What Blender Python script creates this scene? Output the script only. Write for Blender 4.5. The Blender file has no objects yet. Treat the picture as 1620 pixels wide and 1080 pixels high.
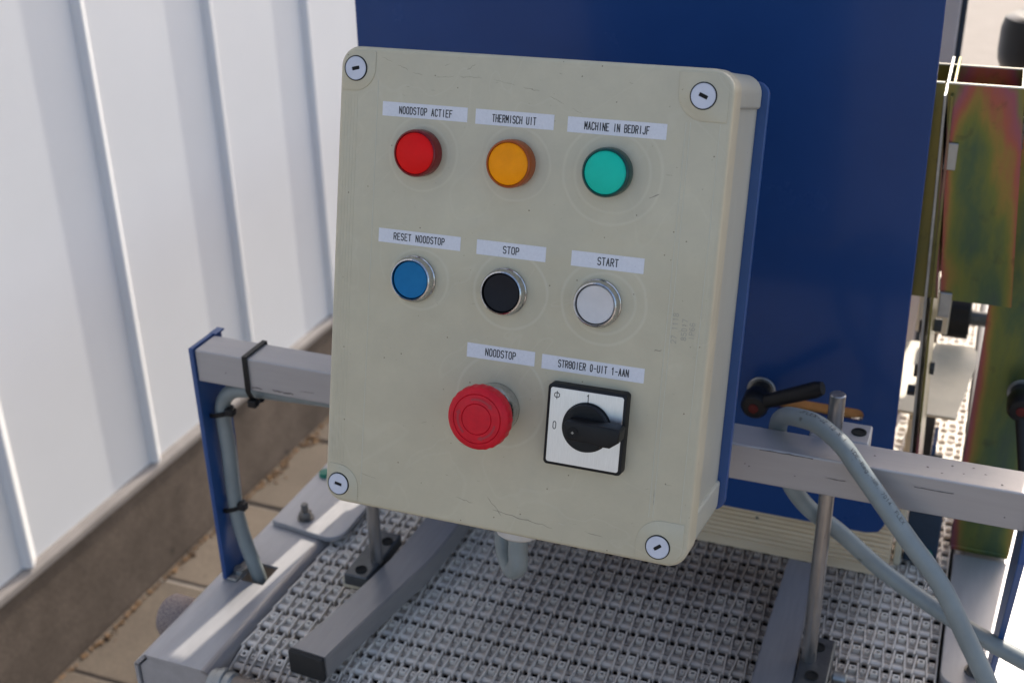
import bpy, bmesh, math, random
from mathutils import Vector, Matrix
random.seed(7)
PI = math.pi
rad = math.radians
C = bpy.context.scene.collection
S = bpy.context.scene

# ------------------------------------------------------------------ camera
cd = bpy.data.cameras.new('camera')
cam = bpy.data.objects.new('camera', cd)
C.objects.link(cam)
RT = Vector((0.9319, 0.3623, -0.0195)); UP = Vector((-0.1444, 0.4197, 0.8961)); FW = Vector((-0.3328, 0.8322, -0.4434))
FW.normalize(); RT = (RT - FW * RT.dot(FW)).normalized(); UP = RT.cross(FW)
cam.matrix_world = Matrix(((RT.x, UP.x, -FW.x, 0), (RT.y, UP.y, -FW.y, 0), (RT.z, UP.z, -FW.z, 1.57), (0, 0, 0, 1)))
cd.sensor_width = 36.0
cd.lens = 1950 / 1620 * 36
cd.clip_start = 0.02
cd.clip_end = 3000
cd.dof.use_dof = True
cd.dof.focus_distance = 0.765
cd.dof.aperture_fstop = 9.5
S.camera = cam

# ------------------------------------------------------------------ world, sun, exposure
SUN_EL, SUN_AZ = 41.0, 6.5          # degrees; azimuth measured from +Y towards +X
w = bpy.data.worlds.new('World'); S.world = w; w.use_nodes = True
nt = w.node_tree
sky = nt.nodes.new('ShaderNodeTexSky'); sky.sky_type = 'NISHITA'; sky.sun_disc = False
sky.sun_elevation = rad(SUN_EL); sky.sun_rotation = rad(SUN_AZ)
sky.air_density = 0.9; sky.dust_density = 3.0; sky.ozone_density = 0.6
bg = nt.nodes['Background']; bg.inputs[1].default_value = 0.15
nt.links.new(sky.outputs[0], bg.inputs[0])
sd = bpy.data.lights.new('sun', 'SUN'); sd.energy = 2.7; sd.angle = rad(0.5); sd.color = (1.0, 0.93, 0.83)
sun = bpy.data.objects.new('sun', sd); C.objects.link(sun)
sv = Vector((math.sin(rad(SUN_AZ)) * math.cos(rad(SUN_EL)), math.cos(rad(SUN_AZ)) * math.cos(rad(SUN_EL)), math.sin(rad(SUN_EL))))
sun.rotation_euler = sv.to_track_quat('Z', 'Y').to_euler()
sun.location = (0.5, 4, 4)
S.view_settings.view_transform = 'Standard'; S.view_settings.look = 'None'
S.view_settings.gamma = 1.0; S.view_settings.exposure = 1.0
S.view_settings.use_curve_mapping = False
S.view_settings.use_white_balance = True; S.view_settings.white_balance_temperature = 6750; S.view_settings.white_balance_tint = 10

# ------------------------------------------------------------------ materials
def mat(name, col, rough=0.5, metal=0.0, spec=0.5, noise=0.0, nscale=30.0, col2=None, bump=0.0, bscale=200.0,
        spots=None, spot_scale=120.0, spot_amt=0.62, coat=0.0, stretch=(1, 1, 1), rvar=0.0, trans=0.0, sss=0.0, world=False):
    m = bpy.data.materials.new(name); m.use_nodes = True
    n = m.node_tree.nodes; l = m.node_tree.links
    b = n['Principled BSDF']
    b.inputs['Base Color'].default_value = (*col, 1)
    b.inputs['Roughness'].default_value = rough
    b.inputs['Metallic'].default_value = metal
    b.inputs['Specular IOR Level'].default_value = spec
    b.inputs['Coat Weight'].default_value = coat
    b.inputs['Coat Roughness'].default_value = 0.08
    b.inputs['Transmission Weight'].default_value = trans
    if sss:
        b.inputs['Subsurface Weight'].default_value = sss
        b.inputs['Subsurface Radius'].default_value = (0.004, 0.003, 0.003)
    if world:
        src = n.new('ShaderNodeNewGeometry').outputs['Position']
    else:
        src = n.new('ShaderNodeTexCoord').outputs['Object']
    mp = n.new('ShaderNodeMapping'); mp.inputs['Scale'].default_value = stretch
    l.new(src, mp.inputs[0]); co = mp.outputs[0]
    m['co'] = 1
    out = None
    if noise > 0 or col2:
        nz = n.new('ShaderNodeTexNoise'); nz.inputs['Scale'].default_value = nscale; nz.inputs['Detail'].default_value = 6
        nz.inputs['Roughness'].default_value = 0.62
        l.new(co, nz.inputs['Vector'])
        cr = n.new('ShaderNodeValToRGB'); cr.color_ramp.elements[0].position = 0.32; cr.color_ramp.elements[1].position = 0.68
        c2 = col2 if col2 else tuple(c * (1 - noise) for c in col)
        cr.color_ramp.elements[0].color = (*c2, 1); cr.color_ramp.elements[1].color = (*col, 1)
        l.new(nz.outputs['Fac'], cr.inputs[0]); out = cr.outputs[0]
        l.new(out, b.inputs['Base Color'])
        if rvar:
            mr = n.new('ShaderNodeMapRange'); mr.inputs[3].default_value = rough - rvar; mr.inputs[4].default_value = rough + rvar
            l.new(nz.outputs['Fac'], mr.inputs[0]); l.new(mr.outputs[0], b.inputs['Roughness'])
    if spots:
        ns = n.new('ShaderNodeTexNoise'); ns.inputs['Scale'].default_value = spot_scale; ns.inputs['Detail'].default_value = 4
        l.new(co, ns.inputs['Vector'])
        cs = n.new('ShaderNodeValToRGB'); cs.color_ramp.elements[0].position = spot_amt; cs.color_ramp.elements[1].position = min(1, spot_amt + 0.08)
        l.new(ns.outputs['Fac'], cs.inputs[0])
        mx = n.new('ShaderNodeMix'); mx.data_type = 'RGBA'
        l.new(cs.outputs[0], mx.inputs['Factor'])
        if out: l.new(out, mx.inputs['A'])
        else: mx.inputs['A'].default_value = (*col, 1)
        mx.inputs['B'].default_value = (*spots, 1)
        l.new(mx.outputs['Result'], b.inputs['Base Color'])
    if bump:
        nb = n.new('ShaderNodeTexNoise'); nb.inputs['Scale'].default_value = bscale; nb.inputs['Detail'].default_value = 5
        l.new(co, nb.inputs['Vector'])
        bp = n.new('ShaderNodeBump'); bp.inputs['Strength'].default_value = bump; bp.inputs['Distance'].default_value = 0.001
        l.new(nb.outputs['Fac'], bp.inputs['Height']); l.new(bp.outputs[0], b.inputs['Normal'])
    return m

M = {}
M['black'] = mat('black_plastic', (0.010, 0.010, 0.011), 0.42, spec=0.25, bump=0.15, bscale=900, noise=0.3, nscale=60)
M['black_matt'] = mat('black_rubber', (0.014, 0.014, 0.014), 0.7, bump=0.3, bscale=700)
M['dark'] = mat('dark_void', (0.01, 0.009, 0.008), 0.9)
M['alu'] = mat('brushed_aluminium', (0.40, 0.385, 0.385), 0.45, metal=0.45, noise=0.07, nscale=16, stretch=(1, 12, 12), rvar=0.06, bump=0.08, bscale=500, spots=(0.22, 0.2, 0.18), spot_scale=160, spot_amt=0.73)
M['alu_y'] = mat('painted_aluminium_rail', (0.40, 0.395, 0.405), 0.45, metal=0.35, noise=0.14, nscale=16, stretch=(6, 1, 6), rvar=0.06, bump=0.06, bscale=400, spots=(0.26, 0.25, 0.24), spot_scale=120, spot_amt=0.72)
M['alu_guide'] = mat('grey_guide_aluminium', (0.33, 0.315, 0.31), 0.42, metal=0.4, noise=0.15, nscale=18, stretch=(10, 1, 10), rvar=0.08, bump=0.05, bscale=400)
M['alu_plate'] = mat('switch_plate_aluminium', (0.74, 0.73, 0.72), 0.33, metal=0.85, noise=0.12, nscale=120, rvar=0.1, stretch=(14, 1, 1))
M['steel'] = mat('steel_rod', (0.40, 0.385, 0.37), 0.3, metal=0.9, noise=0.25, nscale=50, stretch=(4, 4, 0.6), rvar=0.08)
M['chrome'] = mat('chrome', (0.66, 0.66, 0.66), 0.16, metal=1.0, noise=0.35, nscale=400, rvar=0.08, stretch=(1, 1, 1), bump=0.12, bscale=800)
M['dark_steel'] = mat('dark_steel', (0.11, 0.115, 0.12), 0.4, metal=0.6, noise=0.3, nscale=90, bump=0.2, bscale=500)
M['bolt'] = mat('dull_steel_bolt', (0.20, 0.19, 0.18), 0.4, metal=0.7, noise=0.3, nscale=90)
M['zinc'] = mat('zinc_plate', (0.42, 0.42, 0.40), 0.38, metal=0.75, noise=0.3, nscale=60, bump=0.1, bscale=300)
M['blue'] = mat('blue_powder_coat', (0.014, 0.053, 0.18), 0.26, noise=0.12, nscale=8, coat=0.1, bump=0.04, bscale=700, rvar=0.05, spec=0.22)
M['blue_edge'] = mat('blue_bracket_paint', (0.012, 0.065, 0.22), 0.34, noise=0.15, nscale=25, coat=0.2, bump=0.05, bscale=600)
M['red'] = mat('red_lens', (0.80, 0.004, 0.004), 0.45, spec=0.15, coat=0.05, sss=0.2, noise=0.12, nscale=70)
M['red_rim'] = mat('dark_red_lens_rim', (0.17, 0.006, 0.008), 0.2, coat=0.15, spec=0.3)
M['lever_red'] = mat('dull_red_button', (0.09, 0.012, 0.010), 0.6, spec=0.2)
M['amber'] = mat('amber_lens', (1.0, 0.33, 0.0), 0.45, spec=0.15, coat=0.05, sss=0.2, noise=0.14, nscale=60)
M['amber_rim'] = mat('dark_amber_lens_rim', (0.33, 0.07, 0.008), 0.2, coat=0.15, spec=0.3)
M['green'] = mat('green_lens', (0.0, 0.56, 0.40), 0.45, spec=0.15, coat=0.05, sss=0.2, noise=0.12, nscale=60, spots=(0.1, 0.25, 0.2), spot_scale=260, spot_amt=0.76)
M['green_rim'] = mat('dark_green_lens_rim', (0.004, 0.055, 0.048), 0.2, coat=0.15, spec=0.3)
M['cap_blue'] = mat('blue_button_cap', (0.008, 0.16, 0.36), 0.55, spec=0.15, noise=0.1, nscale=200, bump=0.08, bscale=600)
M['cap_black'] = mat('black_button_cap', (0.010, 0.010, 0.014), 0.5, spec=0.2, noise=0.2, nscale=200, bump=0.08, bscale=600)
M['cap_white'] = mat('white_button_cap', (0.62, 0.59, 0.57), 0.45, noise=0.08, nscale=100, bump=0.05, bscale=600)
M['estop'] = mat('red_mushroom_plastic', (0.66, 0.010, 0.024), 0.5, spec=0.2, noise=0.22, nscale=90, rvar=0.08, bump=0.1, bscale=500, coat=0.1)
M['screw'] = mat('white_plastic_screw', (0.60, 0.61, 0.67), 0.45, noise=0.08, nscale=120, bump=0.08, bscale=700)
M['label'] = mat('white_label_tape', (0.68, 0.68, 0.71), 0.45, noise=0.09, nscale=500, spots=(0.45, 0.45, 0.5), spot_scale=900, spot_amt=0.66)
M['ink'] = mat('black_ink', (0.02, 0.02, 0.022), 0.5)
M['ink_grey'] = mat('faded_grey_ink', (0.33, 0.31, 0.26), 0.6)
M['crack'] = mat('hairline_crack_dirt', (0.29, 0.25, 0.19), 0.8)
M['film'] = mat('pale_ridge', (0.52, 0.49, 0.38), 0.35)
M['gland'] = mat('white_gland_plastic', (0.60, 0.57, 0.53), 0.5, noise=0.12, nscale=150)
M['cable'] = mat('grey_pvc_cable', (0.22, 0.25, 0.25), 0.42, noise=0.16, nscale=40, spots=(0.10, 0.10, 0.09), spot_scale=90, spot_amt=0.70, bump=0.1, bscale=400, world=True)
M['wood'] = mat('pale_pine', (0.74, 0.60, 0.42), 0.65, col2=(0.64, 0.49, 0.31), nscale=16, stretch=(0.8, 9, 12), bump=0.3, bscale=120, spots=(0.12, 0.06, 0.02), spot_scale=22, spot_amt=0.74)
M['orange'] = mat('sunlit_wood_orange', (0.62, 0.27, 0.08), 0.45, noise=0.4, nscale=30)
M['cream'] = mat('cream_painted_steel', (0.62, 0.55, 0.41), 0.5, noise=0.15, nscale=40)
M['navy'] = mat('navy_plastic', (0.02, 0.04, 0.07), 0.4, noise=0.3, nscale=50)
M['green_cap'] = mat('green_plastic', (0.01, 0.18, 0.11), 0.4)
M['speckle'] = mat('speckled_rubber', (0.27, 0.22, 0.20), 0.9, spots=(0.15, 0.12, 0.12), spot_scale=700, spot_amt=0.5, bump=0.4, bscale=500)
M['wall'] = mat('white_wall_sheet', (0.76, 0.775, 0.79), 0.30, noise=0.05, nscale=2.2, bump=0.05, bscale=6, spec=0.45)
M['trim'] = mat('grey_sill_trim', (0.25, 0.225, 0.21), 0.45, noise=0.25, nscale=14, bump=0.1, bscale=90)
M['post'] = mat('pale_grey_post', (0.55, 0.52, 0.53), 0.5, noise=0.1, nscale=20)
M['roller'] = mat('worn_brown_steel', (0.24, 0.20, 0.17), 0.45, metal=0.5, noise=0.35, nscale=50, bump=0.1, bscale=300)
M['moss'] = mat('dry_debris', (0.24, 0.135, 0.06), 0.95, col2=(0.09, 0.055, 0.03), nscale=60, world=True)

def node_extra(m):
    return m.node_tree.nodes, m.node_tree.links

# iridescent yellow chromate: facing-and-position driven rainbow ramp in the base colour
def chromate(name, x0, slope, z_ref, width, seed):
    m = bpy.data.materials.new(name); m.use_nodes = True
    n, l = node_extra(m); b = n['Principled BSDF']
    geo = n.new('ShaderNodeTexCoord'); sx = n.new('ShaderNodeSeparateXYZ'); l.new(geo.outputs['Object'], sx.inputs[0])
    def mth(op, a, c=None, d=None):
        q = n.new('ShaderNodeMath'); q.operation = op
        for i, v in enumerate((a, c, d)):
            if v is None: continue
            if isinstance(v, (int, float)): q.inputs[i].default_value = v
            else: l.new(v, q.inputs[i])
        return q.outputs[0]
    u = mth('MULTIPLY_ADD', sx.outputs['Z'], slope, sx.outputs['X'])
    u = mth('SUBTRACT', u, x0 + slope * z_ref)
    t = mth('ABSOLUTE', mth('SUBTRACT', mth('DIVIDE', u, width), 0.5)); t = mth('MULTIPLY', t, 2.0); t = mth('POWER', t, 3.0)
    t = mth('MINIMUM', t, 1.75)
    mp = n.new('ShaderNodeMapping'); mp.inputs['Scale'].default_value = (1, 1, 0.28); mp.inputs['Location'].default_value = (seed, 0, 0)
    nz = n.new('ShaderNodeTexNoise'); nz.inputs['Scale'].default_value = 17; nz.inputs['Detail'].default_value = 6; nz.inputs['Roughness'].default_value = 0.6; nz.inputs['Distortion'].default_value = 0.3
    l.new(geo.outputs['Object'], mp.inputs[0]); l.new(mp.outputs[0], nz.inputs['Vector'])
    zt = n.new('ShaderNodeMapRange'); zt.inputs[1].default_value = z_ref - 0.05; zt.inputs[2].default_value = z_ref + 0.004; zt.inputs[4].default_value = 0.42; l.new(sx.outputs['Z'], zt.inputs[0])
    f = mth('ADD', mth('MULTIPLY_ADD', t, 0.42, mth('MULTIPLY', mth('SUBTRACT', nz.outputs['Fac'], 0.5), 1.1)), zt.outputs[0])
    f = mth('ADD', f, 0.24)
    cr = n.new('ShaderNodeValToRGB'); e = cr.color_ramp.elements
    e[0].position = 0.06; e[0].color = (0.05, 0.075, 0.08, 1)
    e[1].position = 1.0; e[1].color = (0.20, 0.17, 0.05, 1)
    for p, c in ((0.20, (0.075, 0.12, 0.06)), (0.34, (0.15, 0.17, 0.045)), (0.46, (0.26, 0.18, 0.05)), (0.58, (0.33, 0.10, 0.07)), (0.74, (0.27, 0.09, 0.12)), (0.88, (0.17, 0.17, 0.07))):
        k = e.new(p); k.color = (*c, 1)
    l.new(f, cr.inputs[0])
    # soot-like smudges
    n2 = n.new('ShaderNodeTexNoise'); n2.inputs['Scale'].default_value = 60; n2.inputs['Detail'].default_value = 5; l.new(geo.outputs['Object'], n2.inputs['Vector'])
    r2 = n.new('ShaderNodeMapRange'); r2.inputs[1].default_value = 0.62; r2.inputs[2].default_value = 0.75; r2.inputs[4].default_value = 0.5; l.new(n2.outputs['Fac'], r2.inputs[0])
    mx = n.new('ShaderNodeMix'); mx.data_type = 'RGBA'; l.new(r2.outputs[0], mx.inputs['Factor']); l.new(cr.outputs[0], mx.inputs['A']); mx.inputs['B'].default_value = (0.05, 0.045, 0.03, 1)
    l.new(mx.outputs['Result'], b.inputs['Base Color'])
    b.inputs['Metallic'].default_value = 0.65; b.inputs['Roughness'].default_value = 0.34
    return m
M['gold2'] = chromate('yellow_chromate_plate', -.0345, 0.0, 0.60, 0.055, 3.3)
M['gold'] = chromate('yellow_chromate_zinc', -.0915, 0.095, 0.454, 0.0555, 0.0)
M['cut'] = mat('sunlit_cut_steel_edge', (0.70, 0.66, 0.56), 0.4, metal=0.2, noise=0.1, nscale=90)

# belt plastic: white acetal with brown grime patches fixed in the place
def belt_mat():
    m = mat('white_belt_plastic', (0.88, 0.80, 0.70), 0.5, world=True, noise=0.1, nscale=12, bump=0.1, bscale=300)
    n, l = node_extra(m); b = n['Principled BSDF']
    geo = n.new('ShaderNodeNewGeometry')
    sx = n.new('ShaderNodeSeparateXYZ'); l.new(geo.outputs['Position'], sx.inputs[0])
    # grime heavier on the product track (centre of the belt), by X and Y
    rx = n.new('ShaderNodeMapRange'); rx.inputs[1].default_value = -0.44; rx.inputs[2].default_value = -0.33; l.new(sx.outputs['X'], rx.inputs[0])
    rx2 = n.new('ShaderNodeMapRange'); rx2.inputs[1].default_value = 0.0; rx2.inputs[2].default_value = -0.10; l.new(sx.outputs['X'], rx2.inputs[0])
    ry = n.new('ShaderNodeMapRange'); ry.inputs[1].default_value = 0.70; ry.inputs[2].default_value = 0.94; ry.inputs[3].default_value = 0.22; l.new(sx.outputs['Y'], ry.inputs[0])
    ry2 = n.new('ShaderNodeMapRange'); ry2.inputs[1].default_value = 1.15; ry2.inputs[2].default_value = 1.0; l.new(sx.outputs['Y'], ry2.inputs[0])
    def mul(a, c):
        q = n.new('ShaderNodeMath'); q.operation = 'MULTIPLY'; l.new(a, q.inputs[0])
        if isinstance(c, float): q.inputs[1].default_value = c
        else: l.new(c, q.inputs[1])
        return q.outputs[0]
    nz = n.new('ShaderNodeTexNoise'); nz.inputs['Scale'].default_value = 26; nz.inputs['Detail'].default_value = 5
    l.new(geo.outputs['Position'], nz.inputs['Vector'])
    nr = n.new('ShaderNodeMapRange'); nr.inputs[1].default_value = 0.3; nr.inputs[2].default_value = 0.65; l.new(nz.outputs['Fac'], nr.inputs[0])
    f = mul(mul(mul(mul(rx.outputs[0], rx2.outputs[0]), ry.outputs[0]), ry2.outputs[0]), 1.0)
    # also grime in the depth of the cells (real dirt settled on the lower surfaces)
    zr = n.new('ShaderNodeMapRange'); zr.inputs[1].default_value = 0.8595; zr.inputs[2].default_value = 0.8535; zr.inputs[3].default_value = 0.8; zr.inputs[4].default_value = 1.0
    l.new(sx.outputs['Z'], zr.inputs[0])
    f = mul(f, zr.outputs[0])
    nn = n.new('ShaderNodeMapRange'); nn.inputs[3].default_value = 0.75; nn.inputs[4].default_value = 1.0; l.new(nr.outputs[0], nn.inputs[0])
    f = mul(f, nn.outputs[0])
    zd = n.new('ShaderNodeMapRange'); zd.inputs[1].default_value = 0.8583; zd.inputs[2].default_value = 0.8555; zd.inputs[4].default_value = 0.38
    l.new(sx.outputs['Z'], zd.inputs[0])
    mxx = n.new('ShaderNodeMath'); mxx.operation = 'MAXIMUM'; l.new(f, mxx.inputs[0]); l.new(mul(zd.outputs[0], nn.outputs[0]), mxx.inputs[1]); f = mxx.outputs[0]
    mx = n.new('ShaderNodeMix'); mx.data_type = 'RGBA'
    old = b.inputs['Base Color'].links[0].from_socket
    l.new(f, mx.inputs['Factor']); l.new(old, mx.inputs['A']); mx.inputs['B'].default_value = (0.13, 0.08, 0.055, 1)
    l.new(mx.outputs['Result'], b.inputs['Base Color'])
    return m
M['belt'] = belt_mat()

# enclosure plastic: pebble grey with speckles, a wavy clear film and faint rings round the fittings
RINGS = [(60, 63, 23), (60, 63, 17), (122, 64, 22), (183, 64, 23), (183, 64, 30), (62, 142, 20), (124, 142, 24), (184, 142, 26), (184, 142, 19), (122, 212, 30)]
def box_mat(rings=True):
    m = mat('pebble_grey_enclosure' if rings else 'pebble_grey_shaded_side', (0.57, 0.51, 0.365) if rings else (0.42, 0.415, 0.35), 0.36, noise=0.14, nscale=9, spots=(0.20, 0.17, 0.12), spot_scale=420, spot_amt=0.70, coat=0.3 if rings else 0.1, spec=0.25)
    n, l = node_extra(m); b = n['Principled BSDF']
    co = n.new('ShaderNodeTexCoord').outputs['Object']
    # a second, sparser set of dust specks
    ns = n.new('ShaderNodeTexVoronoi'); ns.inputs['Scale'].default_value = 95; l.new(co, ns.inputs['Vector'])
    cs = n.new('ShaderNodeMapRange'); cs.inputs[1].default_value = 0.05; cs.inputs[2].default_value = 0.035; l.new(ns.outputs['Distance'], cs.inputs[0])
    mx = n.new('ShaderNodeMix'); mx.data_type = 'RGBA'
    old = b.inputs['Base Color'].links[0].from_socket
    l.new(cs.outputs[0], mx.inputs['Factor']); l.new(old, mx.inputs['A']); mx.inputs['B'].default_value = (0.16, 0.12, 0.08, 1)
    # faint scuffing
    nz3 = n.new('ShaderNodeTexNoise'); nz3.inputs['Scale'].default_value = 34; nz3.inputs['Detail'].default_value = 8; nz3.inputs['Roughness'].default_value = 0.75; l.new(co, nz3.inputs['Vector'])
    mr = n.new('ShaderNodeMapRange'); mr.inputs[1].default_value = 0.35; mr.inputs[2].default_value = 0.7; mr.inputs[4].default_value = 0.35; l.new(nz3.outputs['Fac'], mr.inputs[0])
    mx2 = n.new('ShaderNodeMix'); mx2.data_type = 'RGBA'; l.new(mr.outputs[0], mx2.inputs['Factor']); l.new(mx.outputs['Result'], mx2.inputs['A']); mx2.inputs['B'].default_value = (0.40, 0.36, 0.265, 1)
    l.new(mx2.outputs['Result'], b.inputs['Base Color'])
    acc = None
    nzw = n.new('ShaderNodeTexNoise'); nzw.inputs['Scale'].default_value = 16; nzw.inputs['Detail'].default_value = 2.5; nzw.inputs['Distortion'].default_value = 1.2
    l.new(co, nzw.inputs['Vector'])
    sc = n.new('ShaderNodeMath'); sc.operation = 'MULTIPLY'; sc.inputs[1].default_value = 1.1; l.new(nzw.outputs['Fac'], sc.inputs[0]); acc = sc.outputs[0]
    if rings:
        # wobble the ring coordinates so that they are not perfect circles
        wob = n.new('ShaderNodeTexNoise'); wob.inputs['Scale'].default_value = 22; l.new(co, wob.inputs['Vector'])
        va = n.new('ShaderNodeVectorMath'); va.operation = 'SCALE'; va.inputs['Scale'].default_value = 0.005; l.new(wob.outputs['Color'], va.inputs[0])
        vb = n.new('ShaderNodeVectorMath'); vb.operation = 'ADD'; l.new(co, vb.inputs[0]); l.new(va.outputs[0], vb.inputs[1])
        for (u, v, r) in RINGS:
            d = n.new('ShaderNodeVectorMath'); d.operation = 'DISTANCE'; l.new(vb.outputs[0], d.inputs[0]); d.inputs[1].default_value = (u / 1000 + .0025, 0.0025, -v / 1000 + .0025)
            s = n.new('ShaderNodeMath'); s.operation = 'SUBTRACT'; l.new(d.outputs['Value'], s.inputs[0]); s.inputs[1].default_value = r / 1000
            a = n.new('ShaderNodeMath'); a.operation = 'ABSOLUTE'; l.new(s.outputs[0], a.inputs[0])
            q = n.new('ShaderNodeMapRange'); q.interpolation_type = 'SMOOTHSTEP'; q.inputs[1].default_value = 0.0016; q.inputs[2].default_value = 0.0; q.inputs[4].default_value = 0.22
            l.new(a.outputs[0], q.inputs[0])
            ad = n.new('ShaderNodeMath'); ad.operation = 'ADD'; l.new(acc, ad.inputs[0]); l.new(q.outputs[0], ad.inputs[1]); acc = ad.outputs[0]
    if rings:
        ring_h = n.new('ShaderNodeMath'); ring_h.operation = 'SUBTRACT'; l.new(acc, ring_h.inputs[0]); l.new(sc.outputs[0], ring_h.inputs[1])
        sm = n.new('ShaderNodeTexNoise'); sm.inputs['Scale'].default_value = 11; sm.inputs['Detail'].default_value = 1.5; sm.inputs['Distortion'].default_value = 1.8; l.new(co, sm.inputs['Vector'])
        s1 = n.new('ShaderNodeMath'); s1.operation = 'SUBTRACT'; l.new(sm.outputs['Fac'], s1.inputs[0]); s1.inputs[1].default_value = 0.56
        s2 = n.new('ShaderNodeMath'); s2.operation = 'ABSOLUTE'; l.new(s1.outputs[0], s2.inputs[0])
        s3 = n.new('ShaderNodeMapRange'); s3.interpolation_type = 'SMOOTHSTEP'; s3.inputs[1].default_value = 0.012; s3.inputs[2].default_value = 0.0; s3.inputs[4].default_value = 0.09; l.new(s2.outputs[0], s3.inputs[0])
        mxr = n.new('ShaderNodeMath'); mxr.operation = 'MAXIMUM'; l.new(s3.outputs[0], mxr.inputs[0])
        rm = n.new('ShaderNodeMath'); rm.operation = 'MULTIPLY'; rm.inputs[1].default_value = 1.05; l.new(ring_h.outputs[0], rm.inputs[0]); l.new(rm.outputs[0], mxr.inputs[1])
        mx3 = n.new('ShaderNodeMix'); mx3.data_type = 'RGBA'; l.new(mxr.outputs[0], mx3.inputs['Factor']); l.new(mx2.outputs['Result'], mx3.inputs['A']); mx3.inputs['B'].default_value = (0.68, 0.64, 0.50, 1)  # pale rings and smears: the film's reflections put into the colour
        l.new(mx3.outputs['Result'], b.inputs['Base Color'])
    bp = n.new('ShaderNodeBump'); bp.inputs['Strength'].default_value = 0.6; bp.inputs['Distance'].default_value = 0.0035
    l.new(acc, bp.inputs['Height']); l.new(bp.outputs[0], b.inputs['Coat Normal'])
    bp2 = n.new('ShaderNodeBump'); bp2.inputs['Strength'].default_value = 0.12; bp2.inputs['Distance'].default_value = 0.0008
    l.new(acc, bp2.inputs['Height']); l.new(bp2.outputs[0], b.inputs['Normal'])
    return m
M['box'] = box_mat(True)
M['box_shaded'] = box_mat(False)  # same plastic, darker and cooler: shade of the sides put into the colour

# concrete for plinth and pavers
def concrete(name, a, b2, stain, ss=3.0, bumpd=0.0015):
    m = mat(name, a, 0.85, col2=b2, nscale=7, spots=stain, spot_scale=24, spot_amt=0.66, world=True)
    n, l = node_extra(m); b = n['Principled BSDF']
    geo = n.new('ShaderNodeNewGeometry')
    nb = n.new('ShaderNodeTexNoise'); nb.inputs['Scale'].default_value = 160; nb.inputs['Detail'].default_value = 6; nb.inputs['Roughness'].default_value = 0.7
    l.new(geo.outputs['Position'], nb.inputs['Vector'])
    ad = n.new('ShaderNodeMix'); ad.data_type = 'RGBA'; ad.blend_type = 'MULTIPLY'; ad.inputs['Factor'].default_value = 1.0
    cr = n.new('ShaderNodeValToRGB'); cr.color_ramp.elements[0].position = .3; cr.color_ramp.elements[0].color = (.6, .58, .56, 1); cr.color_ramp.elements[1].position = .7; cr.color_ramp.elements[1].color = (1.15, 1.12, 1.08, 1)
    l.new(nb.outputs['Fac'], cr.inputs[0])
    old = b.inputs['Base Color'].links[0].from_socket
    l.new(old, ad.inputs['A']); l.new(cr.outputs[0], ad.inputs['B']); l.new(ad.outputs['Result'], b.inputs['Base Color'])
    if 'paver' in name:
        oi = n.new('ShaderNodeObjectInfo'); rr = n.new('ShaderNodeMapRange'); rr.inputs[3].default_value = 0.78; rr.inputs[4].default_value = 1.2; l.new(oi.outputs['Random'], rr.inputs[0])
        vm = n.new('ShaderNodeVectorMath'); vm.operation = 'SCALE'; l.new(ad.outputs['Result'], vm.inputs[0]); l.new(rr.outputs[0], vm.inputs['Scale']); l.new(vm.outputs[0], b.inputs['Base Color'])
    bp = n.new('ShaderNodeBump'); bp.inputs['Strength'].default_value = 0.6; bp.inputs['Distance'].default_value = bumpd
    l.new(nb.outputs['Fac'], bp.inputs['Height']); l.new(bp.outputs[0], b.inputs['Normal'])
    return m
M['plinth'] = concrete('stained_concrete', (0.16, 0.125, 0.10), (0.085, 0.065, 0.05), (0.045, 0.036, 0.028))
M['paver'] = concrete('brown_paver', (0.125, 0.102, 0.08), (0.095, 0.076, 0.06), (0.065, 0.05, 0.036))
M['ground'] = concrete('pale_ground', (0.29, 0.262, 0.24), (0.255, 0.23, 0.21), (0.21, 0.19, 0.175))

# ------------------------------------------------------------------ helpers
def add_box(bm, lo, hi, mtx=None, bevel=0.0, seg=2):
    t = bmesh.new()
    bmesh.ops.create_cube(t, size=1)
    c = [(lo[i] + hi[i]) / 2 for i in range(3)]; s = [hi[i] - lo[i] for i in range(3)]
    for v in t.verts: v.co = Vector((v.co.x * s[0] + c[0], v.co.y * s[1] + c[1], v.co.z * s[2] + c[2]))
    if bevel: bmesh.ops.bevel(t, geom=t.edges[:], offset=bevel, segments=seg, affect='EDGES', profile=0.5)
    merge(bm, t, mtx)
def merge(bm, t, mtx=None):
    if mtx is not None: bmesh.ops.transform(t, matrix=mtx, verts=t.verts)
    me = bpy.data.meshes.new('tmp'); t.to_mesh(me); t.free(); bm.from_mesh(me); bpy.data.meshes.remove(me)
def add_prism(bm, pts, vec, mtx=None, bevel=0.0, seg=2, cap_bevel=None):
    """pts: 3-D polygon, extruded by vec"""
    t = bmesh.new(); vec = Vector(vec)
    a = [t.verts.new(Vector(p)) for p in pts]; b = [t.verts.new(Vector(p) + vec) for p in pts]
    n = len(pts)
    f1 = t.faces.new(a); f2 = t.faces.new(list(reversed(b)))
    for i in range(n): t.faces.new((a[i], b[i], b[(i + 1) % n], a[(i + 1) % n]))
    bmesh.ops.recalc_face_normals(t, faces=t.faces[:])
    if bevel:
        if cap_bevel == 'start': ed = list(f1.edges)
        elif cap_bevel == 'end': ed = list(f2.edges)
        elif cap_bevel == 'caps': ed = list(f1.edges) + list(f2.edges)
        else: ed = t.edges[:]
        bmesh.ops.bevel(t, geom=ed, offset=bevel, segments=seg, affect='EDGES', profile=0.5)
    merge(bm, t, mtx)
def frame(axis):
    z = Vector(axis).normalized(); x = z.orthogonal().normalized(); y = z.cross(x)
    return x, y, z
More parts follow.
